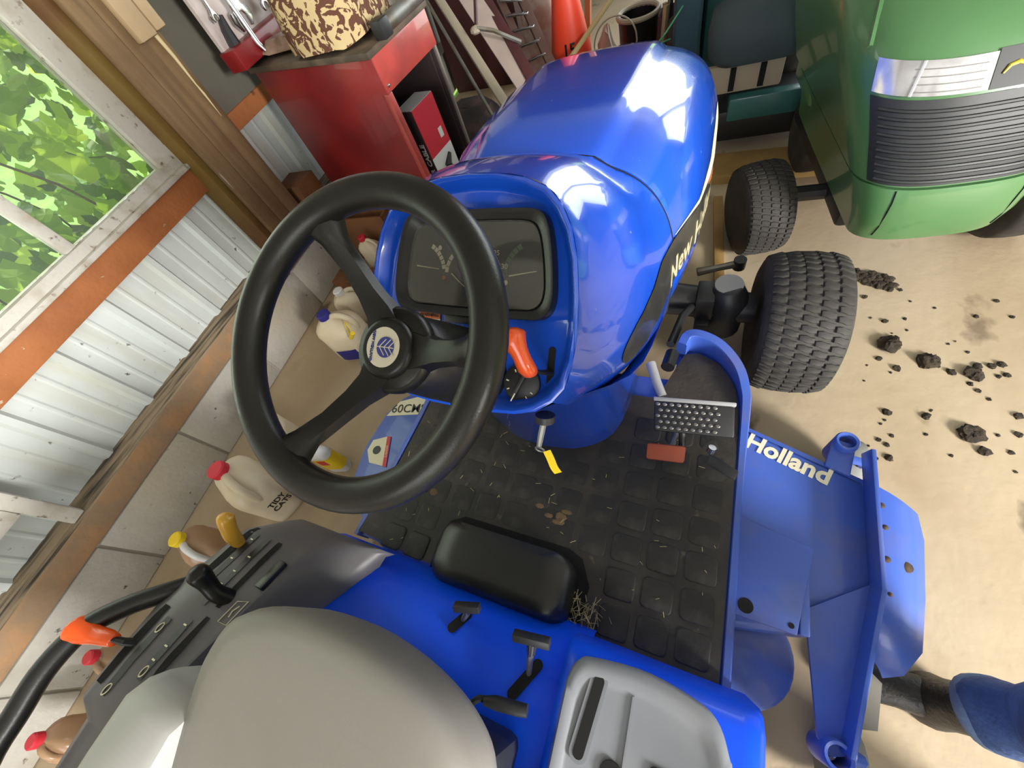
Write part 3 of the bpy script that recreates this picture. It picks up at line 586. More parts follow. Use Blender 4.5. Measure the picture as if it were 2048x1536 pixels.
for x, y in ((-.592, -.115), (-.592, -.165), (-.592, -.225), (-.556, -.15), (-.556, -.185), (-.556, -.215), (-.556, -.245), (-.548, -.30), (-.548, -.34), (-.548, -.365)):
    p = ctop(x, y, .003); MB().box(p, (.009, .003, .0012), (R(-20), 0, 0)).box(p + Vector((.002, -.006, -.0025)), (.003, .006, .0012), (R(-20), 0, 0)).build('scale_symbol', CREAM, con)
for x, y in ((-.592, -.32), (-.548, -.385), (-.592, -.43)):
    p = ctop(x, y, .003); MB().tube([p + Vector((.006 * math.cos(a), .009 * math.sin(a), -.0036 * math.sin(a))) for a in [i * math.pi / 6 for i in range(12)]], .0013, 4, closed=True).build('scale_symbol', CREAM, con)
p = ctop(-.470, -.165); MB().box(p + Vector((0, 0, .003)), (.026, .07, .012), (R(-24), R(-6), 0)).build('rocker_switch', BLACK, con, bevel=.002)
pts = [ctop(x, y, .002) for x, y in ((-.468, -.225), (-.472, -.275), (-.495, -.275), (-.491, -.232))]
MB().tube(pts, .0015, 4, closed=True).build('pictogram_frame', CREAM, con)
MB().tube([ctop(-.478, -.238, .002), ctop(-.484, -.25, .002), ctop(-.481, -.262, .002)], .0016, 4).build('pictogram', CREAM, con)
def knob(name, path, rad, m_, lbl):
    rad = [q.x for q in cr([(r_, 0, 0) for r_ in rad], 30)]; k = MB().tube(cr(path, 30), rad, 16).build(name, m_, con, smooth=80); k['label'] = lbl; return k
k1 = ctop(-.618, -.135, -.01)
knob('lever_knob', [k1, k1 + Vector((.006, .010, .03)), k1 + Vector((.010, .022, .055)), k1 + Vector((.010, .048, .088)), k1 + Vector((.012, .058, .098))], [.0135, .015, .0165, .0175, .018, .018, .019, .019, .015, .006], YELLOWK, 'yellow banana-shaped lever knob')
k2 = ctop(-.522, -.235, -.01)
knob('lever_knob', [k2, k2 + Vector((-.012, .005, .03)), k2 + Vector((-.024, .02, .055)), k2 + Vector((-.032, .034, .082)), k2 + Vector((-.034, .04, .098))], [.020, .019, .0185, .018, .0185, .020, .0225, .0225, .018, .008], WHEELB, 'black ball-ended lever knob')
k3 = ctop(-.622, -.36, -.02)
MB().tube([k3, k3 + Vector((-.008, .0, .035)), k3 + Vector((-.03, -.002, .045))], [.016, .014, .011], 8, flat=.5).build('lift_lever', SATIN, con)
knob('lever_knob', [k3 + Vector((-.022, -.002, .044)), k3 + Vector((-.05, -.006, .047)), k3 + Vector((-.085, -.012, .052)), k3 + Vector((-.118, -.014, .062)), k3 + Vector((-.128, -.014, .064))], [.012, .0145, .016, .0165, .018, .0215, .025, .0265, .023, .010], ORANGE, 'orange lift lever knob')
MB().tube(cr([(-.66, -.25, .675), (-.675, -.277, .715), (-.705, -.315, .752), (-.735, -.37, .785), (-.752, -.45, .795), (-.752, -.53, .79), (-.745, -.62, .785), (-.72, -.75, .74), (-.69, -.80, .66)], 40), .0225, 14).build('grab_handle', BLACK, tr, smooth=80)

# --- seat
so = [(q.x, q.y) for q in cr([(-.310, -.60, 0), (-.314, -.33, 0), (-.308, -.255, 0), (-.276, -.190, 0), (-.19, -.152, 0), (-.08, -.138, 0), (.02, -.145, 0), (.10, -.164, 0), (.155, -.19, 0), (.19, -.225, 0), (.205, -.28, 0), (.21, -.36, 0), (.21, -.60, 0), (.14, -.70, 0), (-.24, -.70, 0)], 48)]
def sring(k, dz): return [Vector((x * k, -.42 + (y + .42) * k, .897 - .5 * max(0, -.14 - (-.42 + (y + .42) * k)) ** 1.5 + dz)) for x, y in so]
seat = MB().loft([sring(.93, -.16), sring(.985, -.14), sring(1, -.11), sring(1.0, -.04), sring(.975, -.012), sring(.93, .0), sring(.86, .004), sring(.76, .006), sring(.62, .006), sring(.46, .005), sring(.3, .004), sring(.14, .004), sring(.02, .004)]).build('seat', SEAT, tr, smooth=70)
rr = []
for y, dz in ((-.335, 0), (-.345, .03), (-.37, .052), (-.45, .055), (-.7, .05), (-.86, .03)):
    x0 = -.435 - .08 * (-.335 - y) * .6; z = .81 + dz
    rr.append([(-.29, y, .72), (-.29, y, z), (-.305, y, z + .008), (x0 + .03, y, z + .004), (x0 + .006, y, z - .008), (x0, y, z - .035), (x0, y, .72)])
MB().loft(rr).build('side_bolster', SEATL, seat, smooth=60)['label'] = 'light grey side bolster'
rr = [[(x, -.62 + (y - .84) * -.25 + d, y) for x, y in ((-.24, .80), (-.26, .95), (-.24, 1.13), (-.12, 1.19), (.12, 1.19), (.24, 1.13), (.26, .95), (.24, .80))] for d in (-.16, -.2, -.26)]
MB().loft(rr).build('backrest', SEAT, seat, smooth=50, bevel=.02)
MB().box((0, -.45, .64), (.36, .42, .22)).build('seat_base', SATIN, tr, bevel=.02)

# --- mowing deck
dk = [(-.585, .56), (-.655, .50), (-.70, .42), (-.72, .27), (-.70, .12), (-.56, -.0), (-.3, -.1), (.3, -.1), (.44, -.06), (.50, .06), (.70, .10), (.80, .17), (.842, .26), (.845, .505), (.548, .612), (.2, .66), (-.3, .64), (-.46, .59)]
deck = MB().prism(dk, .12, .285).build('mowing_deck', BLUED, tr, bevel=.018)
MB().add([(.548, .60, .2875), (.842, .492, .2875), (.845, .505, .285), (.548, .614, .285)], [(0, 1, 2, 3)]).build('deck_edge', BLUED, deck)
quadplate('deck_fin', (.828, .585, .285), (.826, .25, .285), (.826, .24, .345), (.828, .575, .345), .010, BLUED, deck, .002)
quadplate('deck_fin', (.826, .26, .285), (.755, -.08, .285), (.760, -.085, .335), (.828, .25, .345), .010, BLUED, deck, .002)
arm = MB().prism([(.70, .16), (.835, .26), (.775, -.085), (.74, -.10), (.72, -.075)], .283, .293).build('castor_arm', BLUED, deck)
pl = MB().prism([(.52, .335), (.708, .292), (.674, .096), (.52, .10)], .322, .330).build('cover_plate', BLUED, deck, bevel=.002)
MB().cyl((.572, .124, .325), (.572, .124, .3312), .0165, 20).build('plate_hole', DARK, pl)
MB().cyl((.663, .112, .325), (.663, .112, .3312), .006, 12).build('plate_hole', DARK, pl)
mb = MB(); mb.box((.69, .20, .305), (.02, .20, .045)); mb.build('plate_bracket', BLUED, pl, bevel=.004)
MB().cyl((.575, .035, .10), (.575, .035, .225), .125, 32).build('spindle_housing', BLUED, deck, bevel=.01)
for x, y in ((.79, .60), (.748, -.092)):
    ca = MB(frame((x, y, .22), (1, 0, 0), (0, 1, 0), (0, 0, 1))); ca.loft([[(r_ * math.cos(a), r_ * math.sin(a), z) for a in [2 * math.pi * i / 22 for i in range(22)]] for r_, z in ((.028, 0), (.028, .095), (.025, .099), (.019, .097), (.018, .03))], True, False)
    ca = ca.build('castor_tube', BLUED, deck, smooth=50)
    mb = MB(frame((x + .075, y + (.02 if y > 0 else -.035), .095), (1, 0, 0), (0, 1, 0), (0, 0, 1)) @ Matrix.Rotation(R(90), 4, 'Y')); mb.lathe([(0, -.033), (.07, -.033), (.088, -.024), (.093, 0), (.088, .024), (.07, .033), (0, .033)], 24); mb.build('gauge_wheel', mat('gauge_wheel_grey', (.30, .30, .27), .6) if y > 0 else bpy.data.materials['gauge_wheel_grey'], deck, smooth=50)
    MB().tube([(x, y, .235), (x, y, .21), (x + .075, y, .20), (x + .075, y, .10)], .013, 8).build('castor_fork', BLUED, ca)
quadplate('castor_bracket', (.745, .53, .292), (.80, .51, .292), (.815, .60, .30), (.765, .61, .30), .012, BLUED, deck, .003)
rr = []
for q in range(7):
    t = q / 6; rr.append([(.848 + .105 * t, .505 - .040 * t, .285 - .045 * t ** 2), (.848 + .11 * t, .40, .287 - .045 * t ** 2), (.848 + .098 * t, .26, .287 - .045 * t ** 2), (.848 + .085 * t, .20 - .05 * t, .285 - .05 * t ** 2), (.835 + .075 * t, .15 - .055 * t, .262 - .06 * t ** 2), (.835 + .06 * t, .13 - .05 * t, .20 - .06 * t ** 2)])
ch = MB().loft(rr, False).build('discharge_chute', BLUED, deck, smooth=60)
RUST = mat('rust_spot', (.035, .022, .012), .8, col2=(.10, .06, .03), scale=50)
for x, y, r_ in ((.862, .452, .008), (.866, .398, .007), (.864, .322, .008), (.905, .318, .013), (.864, .245, .005)): MB().sphere((x, y, .286 - .045 * ((x - .848) / .105) ** 2), (r_, r_, .004), 10, 5).build('chute_bolt', RUST, ch)
MB().prism([(.845, .12), (.905, .07), (.89, -.03), (.78, -.06)], .10, .112).build('chute_floor', mat('dull_plate', (.20, .185, .15), .7), deck)
text('deck_lettering', 'Holland', .066, CREAM, deck, flat(frame((.660, .532, .2865), Vector((.228, -.082, 0)).normalized(), Vector((.082, .228, 0)).normalized(), (0, 0, 1)) @ Matrix.Diagonal((1.02, 1.0, 1, 1))), bold=.0022)
# left deck labels
sk = MB().prism([(-.686, .406), (-.657, .477), (-.570, .519), (-.545, .505), (-.55, .439)], .2855, .2865).build('size_label', CREAM, deck)
text('size_lettering', '60CMS', .052, BLACK, deck, flat(frame((-.602, .454, .2868), (.97, .2, 0), (-.2, .97, 0), (0, 0, 1))), bold=.0006)
dl = MB().prism([(-.66, .214), (-.694, .257), (-.69, .30), (-.636, .326), (-.596, .215)], .2855, .2868).build('danger_label', CREAM, deck)
MB().prism([(-.636, .326), (-.620, .330), (-.580, .215), (-.596, .213)], .2868, .2876).build('danger_band', REDPR, deck)
MB().cyl((-.653, .266, .2866), (-.653, .266, .2878), .017, 18).build('danger_symbol', BLACK, deck)
text('danger_lettering', 'DANGER', .012, CREAM, deck, flat(frame((-.608, .271, .2878), (-.335, .942, 0), (-.942, -.335, 0), (0, 0, 1))))

# --- front axle and wheels
def tire(name, T, r, wd, parent, lugs=True, m_=RUBBER, rim=None):
    o = MB(T @ Matrix.Rotation(R(90), 4, 'Y')).lathe([(r * .50, -wd * .42), (r * .62, -wd * .47), (r * .80, -wd * .5), (r * .90, -wd * .46), (r * .95, -wd * .38), (r * .975, -wd * .2), (r * .98, 0), (r * .975, wd * .2), (r * .95, wd * .38), (r * .90, wd * .46), (r * .80, wd * .5), (r * .62, wd * .47), (r * .50, wd * .42)], 48).build(name, m_, parent, smooth=60)
    MB(T @ Matrix.Rotation(R(90), 4, 'Y')).lathe([(0, -wd * .2), (r * .2, -wd * .22), (r * .45, -wd * .3), (r * .53, -wd * .43), (r * .53, wd * .43), (r * .45, wd * .3), (r * .2, wd * .22), (0, wd * .2)], 30).build('wheel_rim', rim or GREYP, o, smooth=40)
    if lugs:
        lw = wd / 5.6; ll = 2 * math.pi * r / 50
        z = [(-lw * .42, -ll * .10), (-lw * .14, -ll * .10), (lw * .14, -ll * .34), (lw * .42, -ll * .34), (lw * .42, ll * .12), (lw * .14, ll * .36), (-lw * .14, ll * .36), (-lw * .42, ll * .36)]
        z = [(-.46, -.16), (-.2, -.22), (.1, -.40), (.46, -.36), (.46, .16), (.2, .22), (-.1, .40), (-.46, .36)]
        lm = MB().loft([[(x * lw * k, y * ll * k, h) for x, y in z] for k, h in ((1.04, -.006), (1, .003), (.9, .0045))]).mesh('tread_block', m_, smooth=40)
        for i in range(50):
            for j in range(5):
                a = 2 * math.pi * (i + .5 * (j % 2)) / 50; u = (j - 2) * wd / 5.6; rr_ = r * (.982 - .03 * (abs(j - 2) / 2) ** 2); tl = R(-(j - 2) * 9)
                put('tread_block', lm, o, T @ Matrix.Rotation(a, 4, 'X') @ Matrix.Translation((u, 0, rr_)) @ Matrix.Rotation(-tl, 4, 'Y'))
    return o
tire('front_tire', Matrix.Translation((.678, 1.055, .236)) @ Matrix.Rotation(R(1), 4, 'Z'), .236, .232, tr)
tire('front_tire', Matrix.Translation((-.678, 1.055, .236)), .236, .232, tr, lugs=False)
tire('rear_tire', Matrix.Translation((.60, -.55, .33)), .33, .28, tr, lugs=False); tire('rear_tire', Matrix.Translation((-.60, -.55, .33)), .33, .28, tr, lugs=False)
mb = MB(); mb.tube([(-.56, 1.10, .25), (-.3, 1.10, .28), (.3, 1.10, .28), (.56, 1.10, .25)], [.055, .06, .06, .055], 12); ax = mb.build('front_axle', SATIN, tr)
mb = MB(); mb.tube([(.47, 1.10, .14), (.47, 1.10, .30), (.465, 1.11, .345)], [.065, .07, .05], 16); mb.box((.40, 1.09, .29), (.06, .10, .10)); mb.box((.40, 1.03, .22), (.05, .04, .05)); mb.build('knuckle', SATIN, ax, smooth=40, bevel=.006)
MB().cyl((.468, 1.115, .335), (.468, 1.115, .352), .046, 22).build('knuckle_cap', GREYP, ax)
MB().tube([(.36, 1.24, .28), (.43, 1.26, .285), (.50, 1.28, .29)], [.016, .012, .014], 8).build('tie_rod', STEELD, ax); MB().cyl((.50, 1.28, .27), (.50, 1.28, .31), .022, 12).build('rod_end', SATIN, ax)

# ------------------------------------------------------------------ green lawn tractor facing the camera
FJ = frame((1.05, 1.40, 0), (math.cos(R(10)), math.sin(R(10)), 0), (-math.sin(R(10)), math.cos(R(10)), 0), (0, 0, 1))
jd = thing('lawn_tractor', (1.05, 1.40, 0), 'green lawn tractor with a black slatted grille and clear headlamps facing the blue one', 'tractor')
ZJ = [(.29, .02, .205, .10), (.36, .0, .215, .12), (.44, .005, .235, .15), (.485, .02, .25, .18), (.60, .055, .285, .24), (.70, .10, .31, .28), (.785, .15, .325, .32), (.84, .21, .325, .36), (.89, .32, .305, .40), (.93, .48, .27, .4), (.96, .72, .20, .4), (.975, .95, .06, .3)]
def jint(z):
    for a, b_ in zip(ZJ, ZJ[1:]):
        if a[0] <= z <= b_[0]:
            t = (z - a[0]) / (b_[0] - a[0]); return [a[i] + (b_[i] - a[i]) * t for i in range(1, 4)]
    return list(ZJ[-1][1:])
def jp(x, z, off=0):
    yf, w_, dp = jint(z); q = min(1, abs(x) / w_); a = math.asin(q ** (1 / .7)); return Vector((x, yf + dp * (1 - math.cos(a) ** .8) - off, z))
def jring(z, back=1.0, grow=0):
    yf, w_, dp = jint(z); r_ = []
    for i in range(15):
        a = math.pi / 2 * i / 14; r_.append(Vector((w_ * math.sin(a) ** .7, yf + dp * (1 - math.cos(a) ** .8), z)))
    r_ += [Vector((w_ + .008, .7, z)), Vector((w_ + .008, back, z))]
    return r_ + [Vector((-p.x, p.y, p.z)) for p in reversed(r_[1:])]
def js(vs): return [FJ @ v for v in vs]
MB(FJ).loft([jring(z[0]) for z in ZJ[3:]] ).build('hood', GREEN, jd, smooth=60)
MB(FJ).loft([jring(z, .9) for z in (.29, .30, .36, .44, .478)]).build('bumper', GREEN, jd, smooth=60)
for x in (-.155, .155): MB(FJ).tube([jp(x, z, .001) for z in (.31, .35, .40, .44, .475)], .0022, 4).build('bumper_seam', DARK, jd)
def jpatch(name, x0, x1, z0, z1, m_, parent, off=.004, top=None, nx=12, nz=5):
    return MB(FJ).loft([[jp((x0 + (x1 - x0) * i / nx) * (1 if top is None else 1 + (top - 1) * j / nz), z0 + (z1 - z0) * j / nz, off) for i in range(nx + 1)] for j in range(nz + 1)], False).build(name, m_, parent, smooth=60)
gr = jpatch('grille', -.225, .225, .492, .70, GRILLE, jd, off=.006, top=1.2, nx=60, nz=10)
for k in range(10):
    z = .505 + k * .019; wx = .212 + .04 * (z - .49) / .2
    MB(FJ).tube([jp(-wx + 2 * wx * i / 30, z, .008) for i in range(31)], .005, 6).build('grille_slat', GRILLE, gr)
for s_ in (-1, 1):
    hl = jpatch('headlamp', s_ * .045, s_ * .27, .708, .778, SILVER, jd, off=.008, nx=24)
    for k in range(4): z = .716 + .015 * k; MB(FJ).tube([jp(s_ * (.06 + .14 * i / 6), z, .008) for i in range(7)], .0018, 4).build('lamp_rib', STEEL, hl)
    MB(FJ).tube([jp(s_ * .20, .708, .009), jp(s_ * .185, .778, .009)], .004, 5).build('lamp_divider', WHITE, hl)
    MB(FJ).tube(cr([jp(s_ * .285, .79, .0), jp(s_ * .27, .85, .0), jp(s_ * .24, .90, .0), jp(s_ * .20, .935, 0)], 14), .008, 6).build('hood_crease', GREEN, jd)
em2 = jpatch('emblem_plate', -.042, .042, .706, .782, GRILLE, jd, off=.006, nx=4)
MB(FJ).tube([jp(-.025, .735, .009), jp(-.015, .748, .009), jp(.002, .752, .009), jp(.02, .745, .009)], [.002, .0045, .005, .003], 5).build('emblem', YELLOW, em2)
mb = MB(FJ); mb.box((0, .6, .30), (.40, .8, .18)); mb.build('chassis', SATIN, jd, bevel=.02)
YRIM = mat('yellow_wheel_rim', (.55, .36, .02), .5)
tire('front_tire', FJ @ Matrix.Translation((-.425, .40, .187)) @ Matrix.Rotation(R(8), 4, 'Z'), .187, .18, jd, rim=YRIM)
tire('front_tire', FJ @ Matrix.Translation((.41, .36, .205)) @ Matrix.Rotation(R(5), 4, 'Z'), .205, .19, jd, lugs=False, rim=YRIM)
tire('rear_tire', FJ @ Matrix.Translation((-.12, .92, .17)), .17, .12, jd, lugs=False, rim=YRIM); tire('rear_tire', FJ @ Matrix.Translation((.12, .92, .17)), .17, .12, jd, lugs=False, rim=YRIM)
mb = MB(FJ); mb.box((0, .85, .55), (.50, .3, .30)); mb.box((0, .95, .85), (.42, .06, .35)); mb.build('seat_deck', GREEN, jd, bevel=.04)
MB(FJ).tube([(-.34, .40, .24), (.34, .36, .24)], .03, 8).build('front_axle', SATIN, jd)

# ------------------------------------------------------------------ dark green machine standing behind
FT = frame((.45, 2.52, 0), (math.cos(R(6)), math.sin(R(6)), 0), (-math.sin(R(6)), math.cos(R(6)), 0), (0, 0, 1))
tm = thing('riding_mower', (.45, 2.52, 0), 'dark green riding mower with a black seat parked behind the other green tractor', 'mower')
mb = MB(FT); mb.box((.10, .62, .62), (.62, .5, .86)); mb.build('body', TEAL, tm, bevel=.05)
mb = MB(FT); mb.box((-.29, .60, .45), (.14, .7, .60)); mb.build('side_bag', mat('blue_grey_bag', (.03, .08, .12), .7), tm, bevel=.05)
rr = [[(x * k + .02, .02 + y * k + (z - .55) * .15, z) for x, y in rrect(.42, .22, .09, 5)] for k, z in ((.85, .44), (1, .47), (1.04, .55), (.98, .63), (.7, .655), (.1, .66))]
MB(FT).loft(rr).build('seat', mat('dull_blue_black', (.04, .06, .075), .65), tm, smooth=60)
mb = MB(FT); mb.box((-.02, -.02, .365), (.34, .03, .13)); pn = mb.build('side_panel', mat('beige_panel', (.40, .33, .25), .6), tm, bevel=.01)
for x in (-.07, .06): MB(FT).box((x, -.04, .365), (.025, .012, .10)).build('panel_slot', DARK, pn)
mb = MB(FT); mb.box((.12, -.03, .225), (.38, .06, .11)); mb.build('rear_plate', TEAL, tm, bevel=.01)
mb = MB(FT @ Matrix.Translation((-.16, .0, .29)) @ Matrix.Rotation(R(90), 4, 'X')); mb.lathe([(0, -.03), (.06, -.03), (.07, 0), (.045, .03), (.03, .012), (0, .012)], 20); mb.build('hose_fitting', SATIN, tm)
mb = MB(FT); mb.box((.12, .1, .14), (.55, .3, .16)); mb.build('hitch_frame', SATIN, tm, bevel=.02)
for x in (-.30, .30): tire('rear_tire', FT @ Matrix.Translation((x, .55, .24)), .24, .18, tm, lugs=False)

# wooden boards on the floor between the tractors
tag(MB().box((.64, 2.30, .02), (.66, .22, .04), (0, 0, R(3))).build('floor_board', STRAW, bevel=.004), 'wide straw-coloured board lying flat behind the green tractor front tire', 'board')
tag(MB().box((.432, 1.74, .012), (.042, .62, .024), (0, 0, R(5))).build('wood_batten', STRAW, bevel=.003), 'narrow brown wooden batten lying on the floor by the green tractor tire', 'board')

# ------------------------------------------------------------------ mud on the floor
def clod(name, x, y, r_, seed, label, cat='dirt', group=None, z=.55, sx=1):
    random.seed(seed); big = r_ > .02; b0 = MB(); b0.sphere((0, 0, 0), (1, 1, 1), 18 if big else 8, 12 if big else 5); of = Vector((seed * 3.1, seed * 1.7, 0))
    vs = [v * (1 + .55 * mnoise.noise(v * 1.3 + of) + (.28 * mnoise.noise(v * 4.2 + of) if big else 0)) for v in b0.v]; b0.v = [Vector((v.x * r_ * sx, v.y * r_, max(-.35, v.z) * r_ * z)) for v in vs]
    me = b0.mesh(name, DIRT, smooth=0); zmin = min(v.co.z for v in me.vertices)
    o = put(name, me, None, Matrix.Translation((x, y, -zmin - .0005)) @ Matrix.Rotation(random.uniform(0, 6), 4, 'Z')); return tag(o, label, cat, group)
clod('mud_clod', 1.045, 1.18, .035, 1, 'dark pointed mud clod on the floor nearest the blue front tire')
clod('mud_clod', 1.145, 1.12, .030, 2, 'chunky dark mud clod second in line from the blue front tire')
clod('mud_clod', 1.262, 1.085, .026, 3, 'broken mud clod farthest right in the row beside the front tire')
clod('mud_clod', 1.222, .852, .030, 4, 'square mud clod lying alone on the tan floor above the deck chute')
clod('mud_clod', 1.245, .795, .016, 5, 'small round mud clod just below the lone square clod')
clod('mud_clod', 1.205, 1.085, .014, 6, 'small mud clod between the chunky clod and the broken one')
rs = random.Random(11)
for k in range(95):
    x = rs.uniform(.95, 1.75); y = rs.uniform(.70, 1.46); clod('mud_crumb', x, y, rs.choice((.004, .005, .006, .007, .008, .010, .013)), 20 + k, 'small crumb of dry mud scattered on the tan floor', 'dirt', 'mud crumbs scattered on the floor')
b0 = MB(); rs = random.Random(3)
for k in range(120):
    t = rs.random(); b0.sphere((.88 + .20 * t, 1.57 - .09 * t + rs.uniform(-.035, .035), .004), (rs.uniform(.008, .022), rs.uniform(.008, .018), rs.uniform(.004, .012)), 6, 4)
tag(b0.build('mud_smear', DIRT, smooth=0), 'long dark smear of caked mud behind the blue front tire', 'dirt')['kind'] = 'stuff'
b0 = MB()
for k in range(70):
    a = rs.uniform(0, 6.3); x = .205 + rs.uniform(-.03, .05); y = -.025 + rs.uniform(-.02, .045); l_ = rs.uniform(.012, .04); z = rs.uniform(.364, .39)
    b0.tube([(x, y, z), (x + l_ * math.cos(a), y + l_ * math.sin(a), z + rs.uniform(-.008, .012))], .0009, 3)
for k in range(60):
    a = rs.uniform(0, 6.3); x = rs.uniform(-.48, .5); y = rs.uniform(0.13, .5) if abs(x) < .24 else rs.uniform(-.03, .5); l_ = rs.uniform(.004, .018)
    b0.tube([(x, y, .3675), (x + l_ * math.cos(a), y + l_ * math.sin(a), .3685)], .0009, 3)
tag(b0.build('dry_grass', mat('dry_grass_straw', (.42, .36, .17), .8), smooth=0), 'dry grass clippings caught beside the black tunnel cover and over the mat', 'grass')['kind'] = 'stuff'
b0 = MB()
for k in range(26):
    x, y = (-.36 + rs.gauss(0, .03), .17 + rs.gauss(0, .02)) if k < 16 else (.10 + rs.gauss(0, .02), .20 + rs.gauss(0, .015)); b0.sphere((x, y, .3635), (rs.uniform(.006, .018), rs.uniform(.006, .013), .002), 7, 4)
tag(b0.build('mud_stain', mat('pale_mud', (.14, .09, .045), .9), smooth=0), 'pale brown mud dried on the black floor mat', 'dirt')['kind'] = 'stuff'

# ------------------------------------------------------------------ jugs and bottles along the block wall
def jug(x, y, rz, h, wd, cap, body, label, group='plastic jugs along the block wall', deep=.7, level=None):
    j = thing('plastic_jug', (x, y, 0), label, 'jug', group); T = Matrix.Translation((x, y, 0)) @ Matrix.Rotation(rz, 4, 'Z')
    rr = []
    for z, k in ((0, .90), (.02, .98), (.10, 1), (.60, 1), (.68, .98), (.76, .88), (.82, .70), (.87, .46), (.90, .30), (.93, .27)):
        w2 = wd * k; d2 = wd * deep * k; r_ = min(w2, d2) * .32
        rr.append([(px + (.0 if z < .6 else -(z - .6) * wd * .35), py, z * h) for px, py in rrect(w2, d2, r_, 4)])
    MB(T).loft(rr).build('body', body, j, smooth=50)
    MB(T @ Matrix.Translation((-.115 * wd, 0, .92 * h))).lathe([(0, 0), (.135 * wd + .006, 0), (.135 * wd + .006, .055 * h + .008), (.12 * wd + .004, .07 * h + .008), (0, .07 * h + .008)], 18).build('cap', cap, j)
    MB(T).tube(cr([(-.02 * wd, 0, .90 * h), (.20 * wd, 0, .91 * h), (.42 * wd, 0, .80 * h), (.46 * wd, 0, .62 * h), (.40 * wd, 0, .52 * h)], 14), .075 * wd, 10).build('handle', WHITE if cap is YELLOW else body, j)
    return j, T
j2, T2 = jug(-1.262, .005, R(-20), .355, .235, REDCAP, JUG, 'large cream litter jug with a red cap and black print, below the wheel rim')
for i, s_ in enumerate(('TIDY', 'CATS')): text('jug_lettering', s_, .036, BLACK, j2, flat(T2 @ frame((.1185, .02, .135 - .034 * i), (0, 1, 0), (0, 0, 1), (1, 0, 0))), bold=.0008)
jug(-1.335, .235, R(-35), .30, .20, REDCAP, JUG, 'cream jug with a red cap half hidden behind the left of the wheel rim')
j1, T1 = jug(-1.325, .865, R(15), .30, .215, BLUECAP, JUG, 'cream water jug with a navy cap and blue label, left of the wheel hub', deep=.85)
MB(T1).loft([[(px, py, z) for px, py in rrect(.222, .19, .08, 4)] for z in (.02, .10)], True, False).build('label', BLUECAP, j1)
jug(-1.42, 1.08, R(40), .24, .17, WHITE, JUG, 'cream jug with a white cap standing behind the navy-capped jug')
jug(-1.345, -.275, R(-20), .28, .17, YELLOW, CLEARJ, 'murky amber jug with a yellow cap beside the black ball knob')
jug(-1.40, -.70, R(-30), .27, .13, REDCAP, CLEARJ, 'slim reddish bottle with a red cap just beyond the orange lift knob')
jug(-1.40, -.94, R(-25), .27, .13, REDCAP, CLEARJ, 'slim reddish bottle with a red cap at the far lower left')
jug(-1.50, 1.485, R(0), .25, .14, REDCAP, JUG, 'small clear jug with a red cap in front of the brown crate')
yp = thing('yellow_loop_tag', (-1.255, .84, .2), 'yellow plastic spout and wire loop hanging on the navy-capped jug', 'spout')
MB().tube([(-1.195, .80, .20), (-1.15, .80, .245)], .011, 8).build('spout', YELLOW, yp)
MB().tube(cr([(-1.195, .80, .20), (-1.22, .83, .235), (-1.215, .845, .265), (-1.18, .83, .275), (-1.15, .80, .25)], 16), .0025, 5).build('wire_loop', YELLOW, yp)
sb = thing('spray_bottle', (-1.035, .215, 0), 'small yellow-labelled white bottle with red print standing inside the wheel gap', 'bottle')
T = Matrix.Translation((-1.035, .215, 0)) @ Matrix.Rotation(R(15), 4, 'Z')
MB(T).loft([[(x * k, y * k, z) for x, y in rrect(.11, .06, .028, 5)] for k, z in ((.92, 0), (1, .015), (1, .16), (.9, .19), (.55, .22), (.35, .235))]).build('body', WHITE, sb, smooth=60)
MB(T).loft([[(x * 1.02, y * 1.03, z) for x, y in rrect(.11, .06, .028, 5)] for z in (.045, .155)], True, False).build('label', YELLOW, sb)
MB(T).loft([[(x * 1.035, y * 1.06, z) for x, y in rrect(.09, .06, .028, 5)] for z in (.10, .145)], True, False).build('label_band', REDPR, sb)
MB(T @ Matrix.Translation((0, 0, .235))).lathe([(0, 0), (.022, 0), (.02, .03), (0, .03)], 14).build('cap', REDCAP, sb)

# ------------------------------------------------------------------ wall things: split board, splinter, block, old sash
tb = thing('split_board', W(.05, 1.43, 1.30), 'pale split board nailed at the top right of the wooden post', 'board')
for s0, s1, d1 in ((1.365, 1.455, .055), (1.462, 1.52, .05)): mb = MB(FW); wbox(mb, .02, d1, s0, s1, 1.30 if s0 < 1.4 else 1.305, 2.1); mb.build('board_half', TAN, tb, bevel=.008)
mb = MB(FW); mb.tube([(.03, 1.455, 1.298), (.032, 1.458, 1.22), (.03, 1.456, 1.12), (.03, 1.458, 1.08), (.028, 1.456, .985)], [.010, .008, .004, .006, .001], 5)
tag(mb.build('wood_splinter', PALEW, smooth=0), 'long pale splinter peeling down the right edge of the post', 'splinter')
mb = MB(FW); wbox(mb, -.13, .05, 1.53, 1.70, .40, .56); tag(mb.build('wood_block', BROWNW, bevel=.006), 'brown wooden block wedged between the post foot and the red bench', 'block')
sh = thing('old_window_sash', W(-.03, -.6, .402), 'old white wooden sash standing on the beam at the left edge', 'sash')
for q in ((-.05, -.012, -.345, -.29, .402, 1.05), (-.05, -.012, -1.1, -1.05, .402, 1.05), (-.05, -.012, -1.05, -.345, .565, .625), (-.05, -.012, -1.05, -.345, .99, 1.05)): mb = MB(FW); wbox(mb, *q); mb.build('stile' if q[5] - q[4] > .2 else 'rail', OLDWHITE, sh, bevel=.006)
mb = MB(FW); wbox(mb, -.036, -.03, -1.05, -.345, .625, .99); mb.build('sash_panel', OLDWHITE, sh)

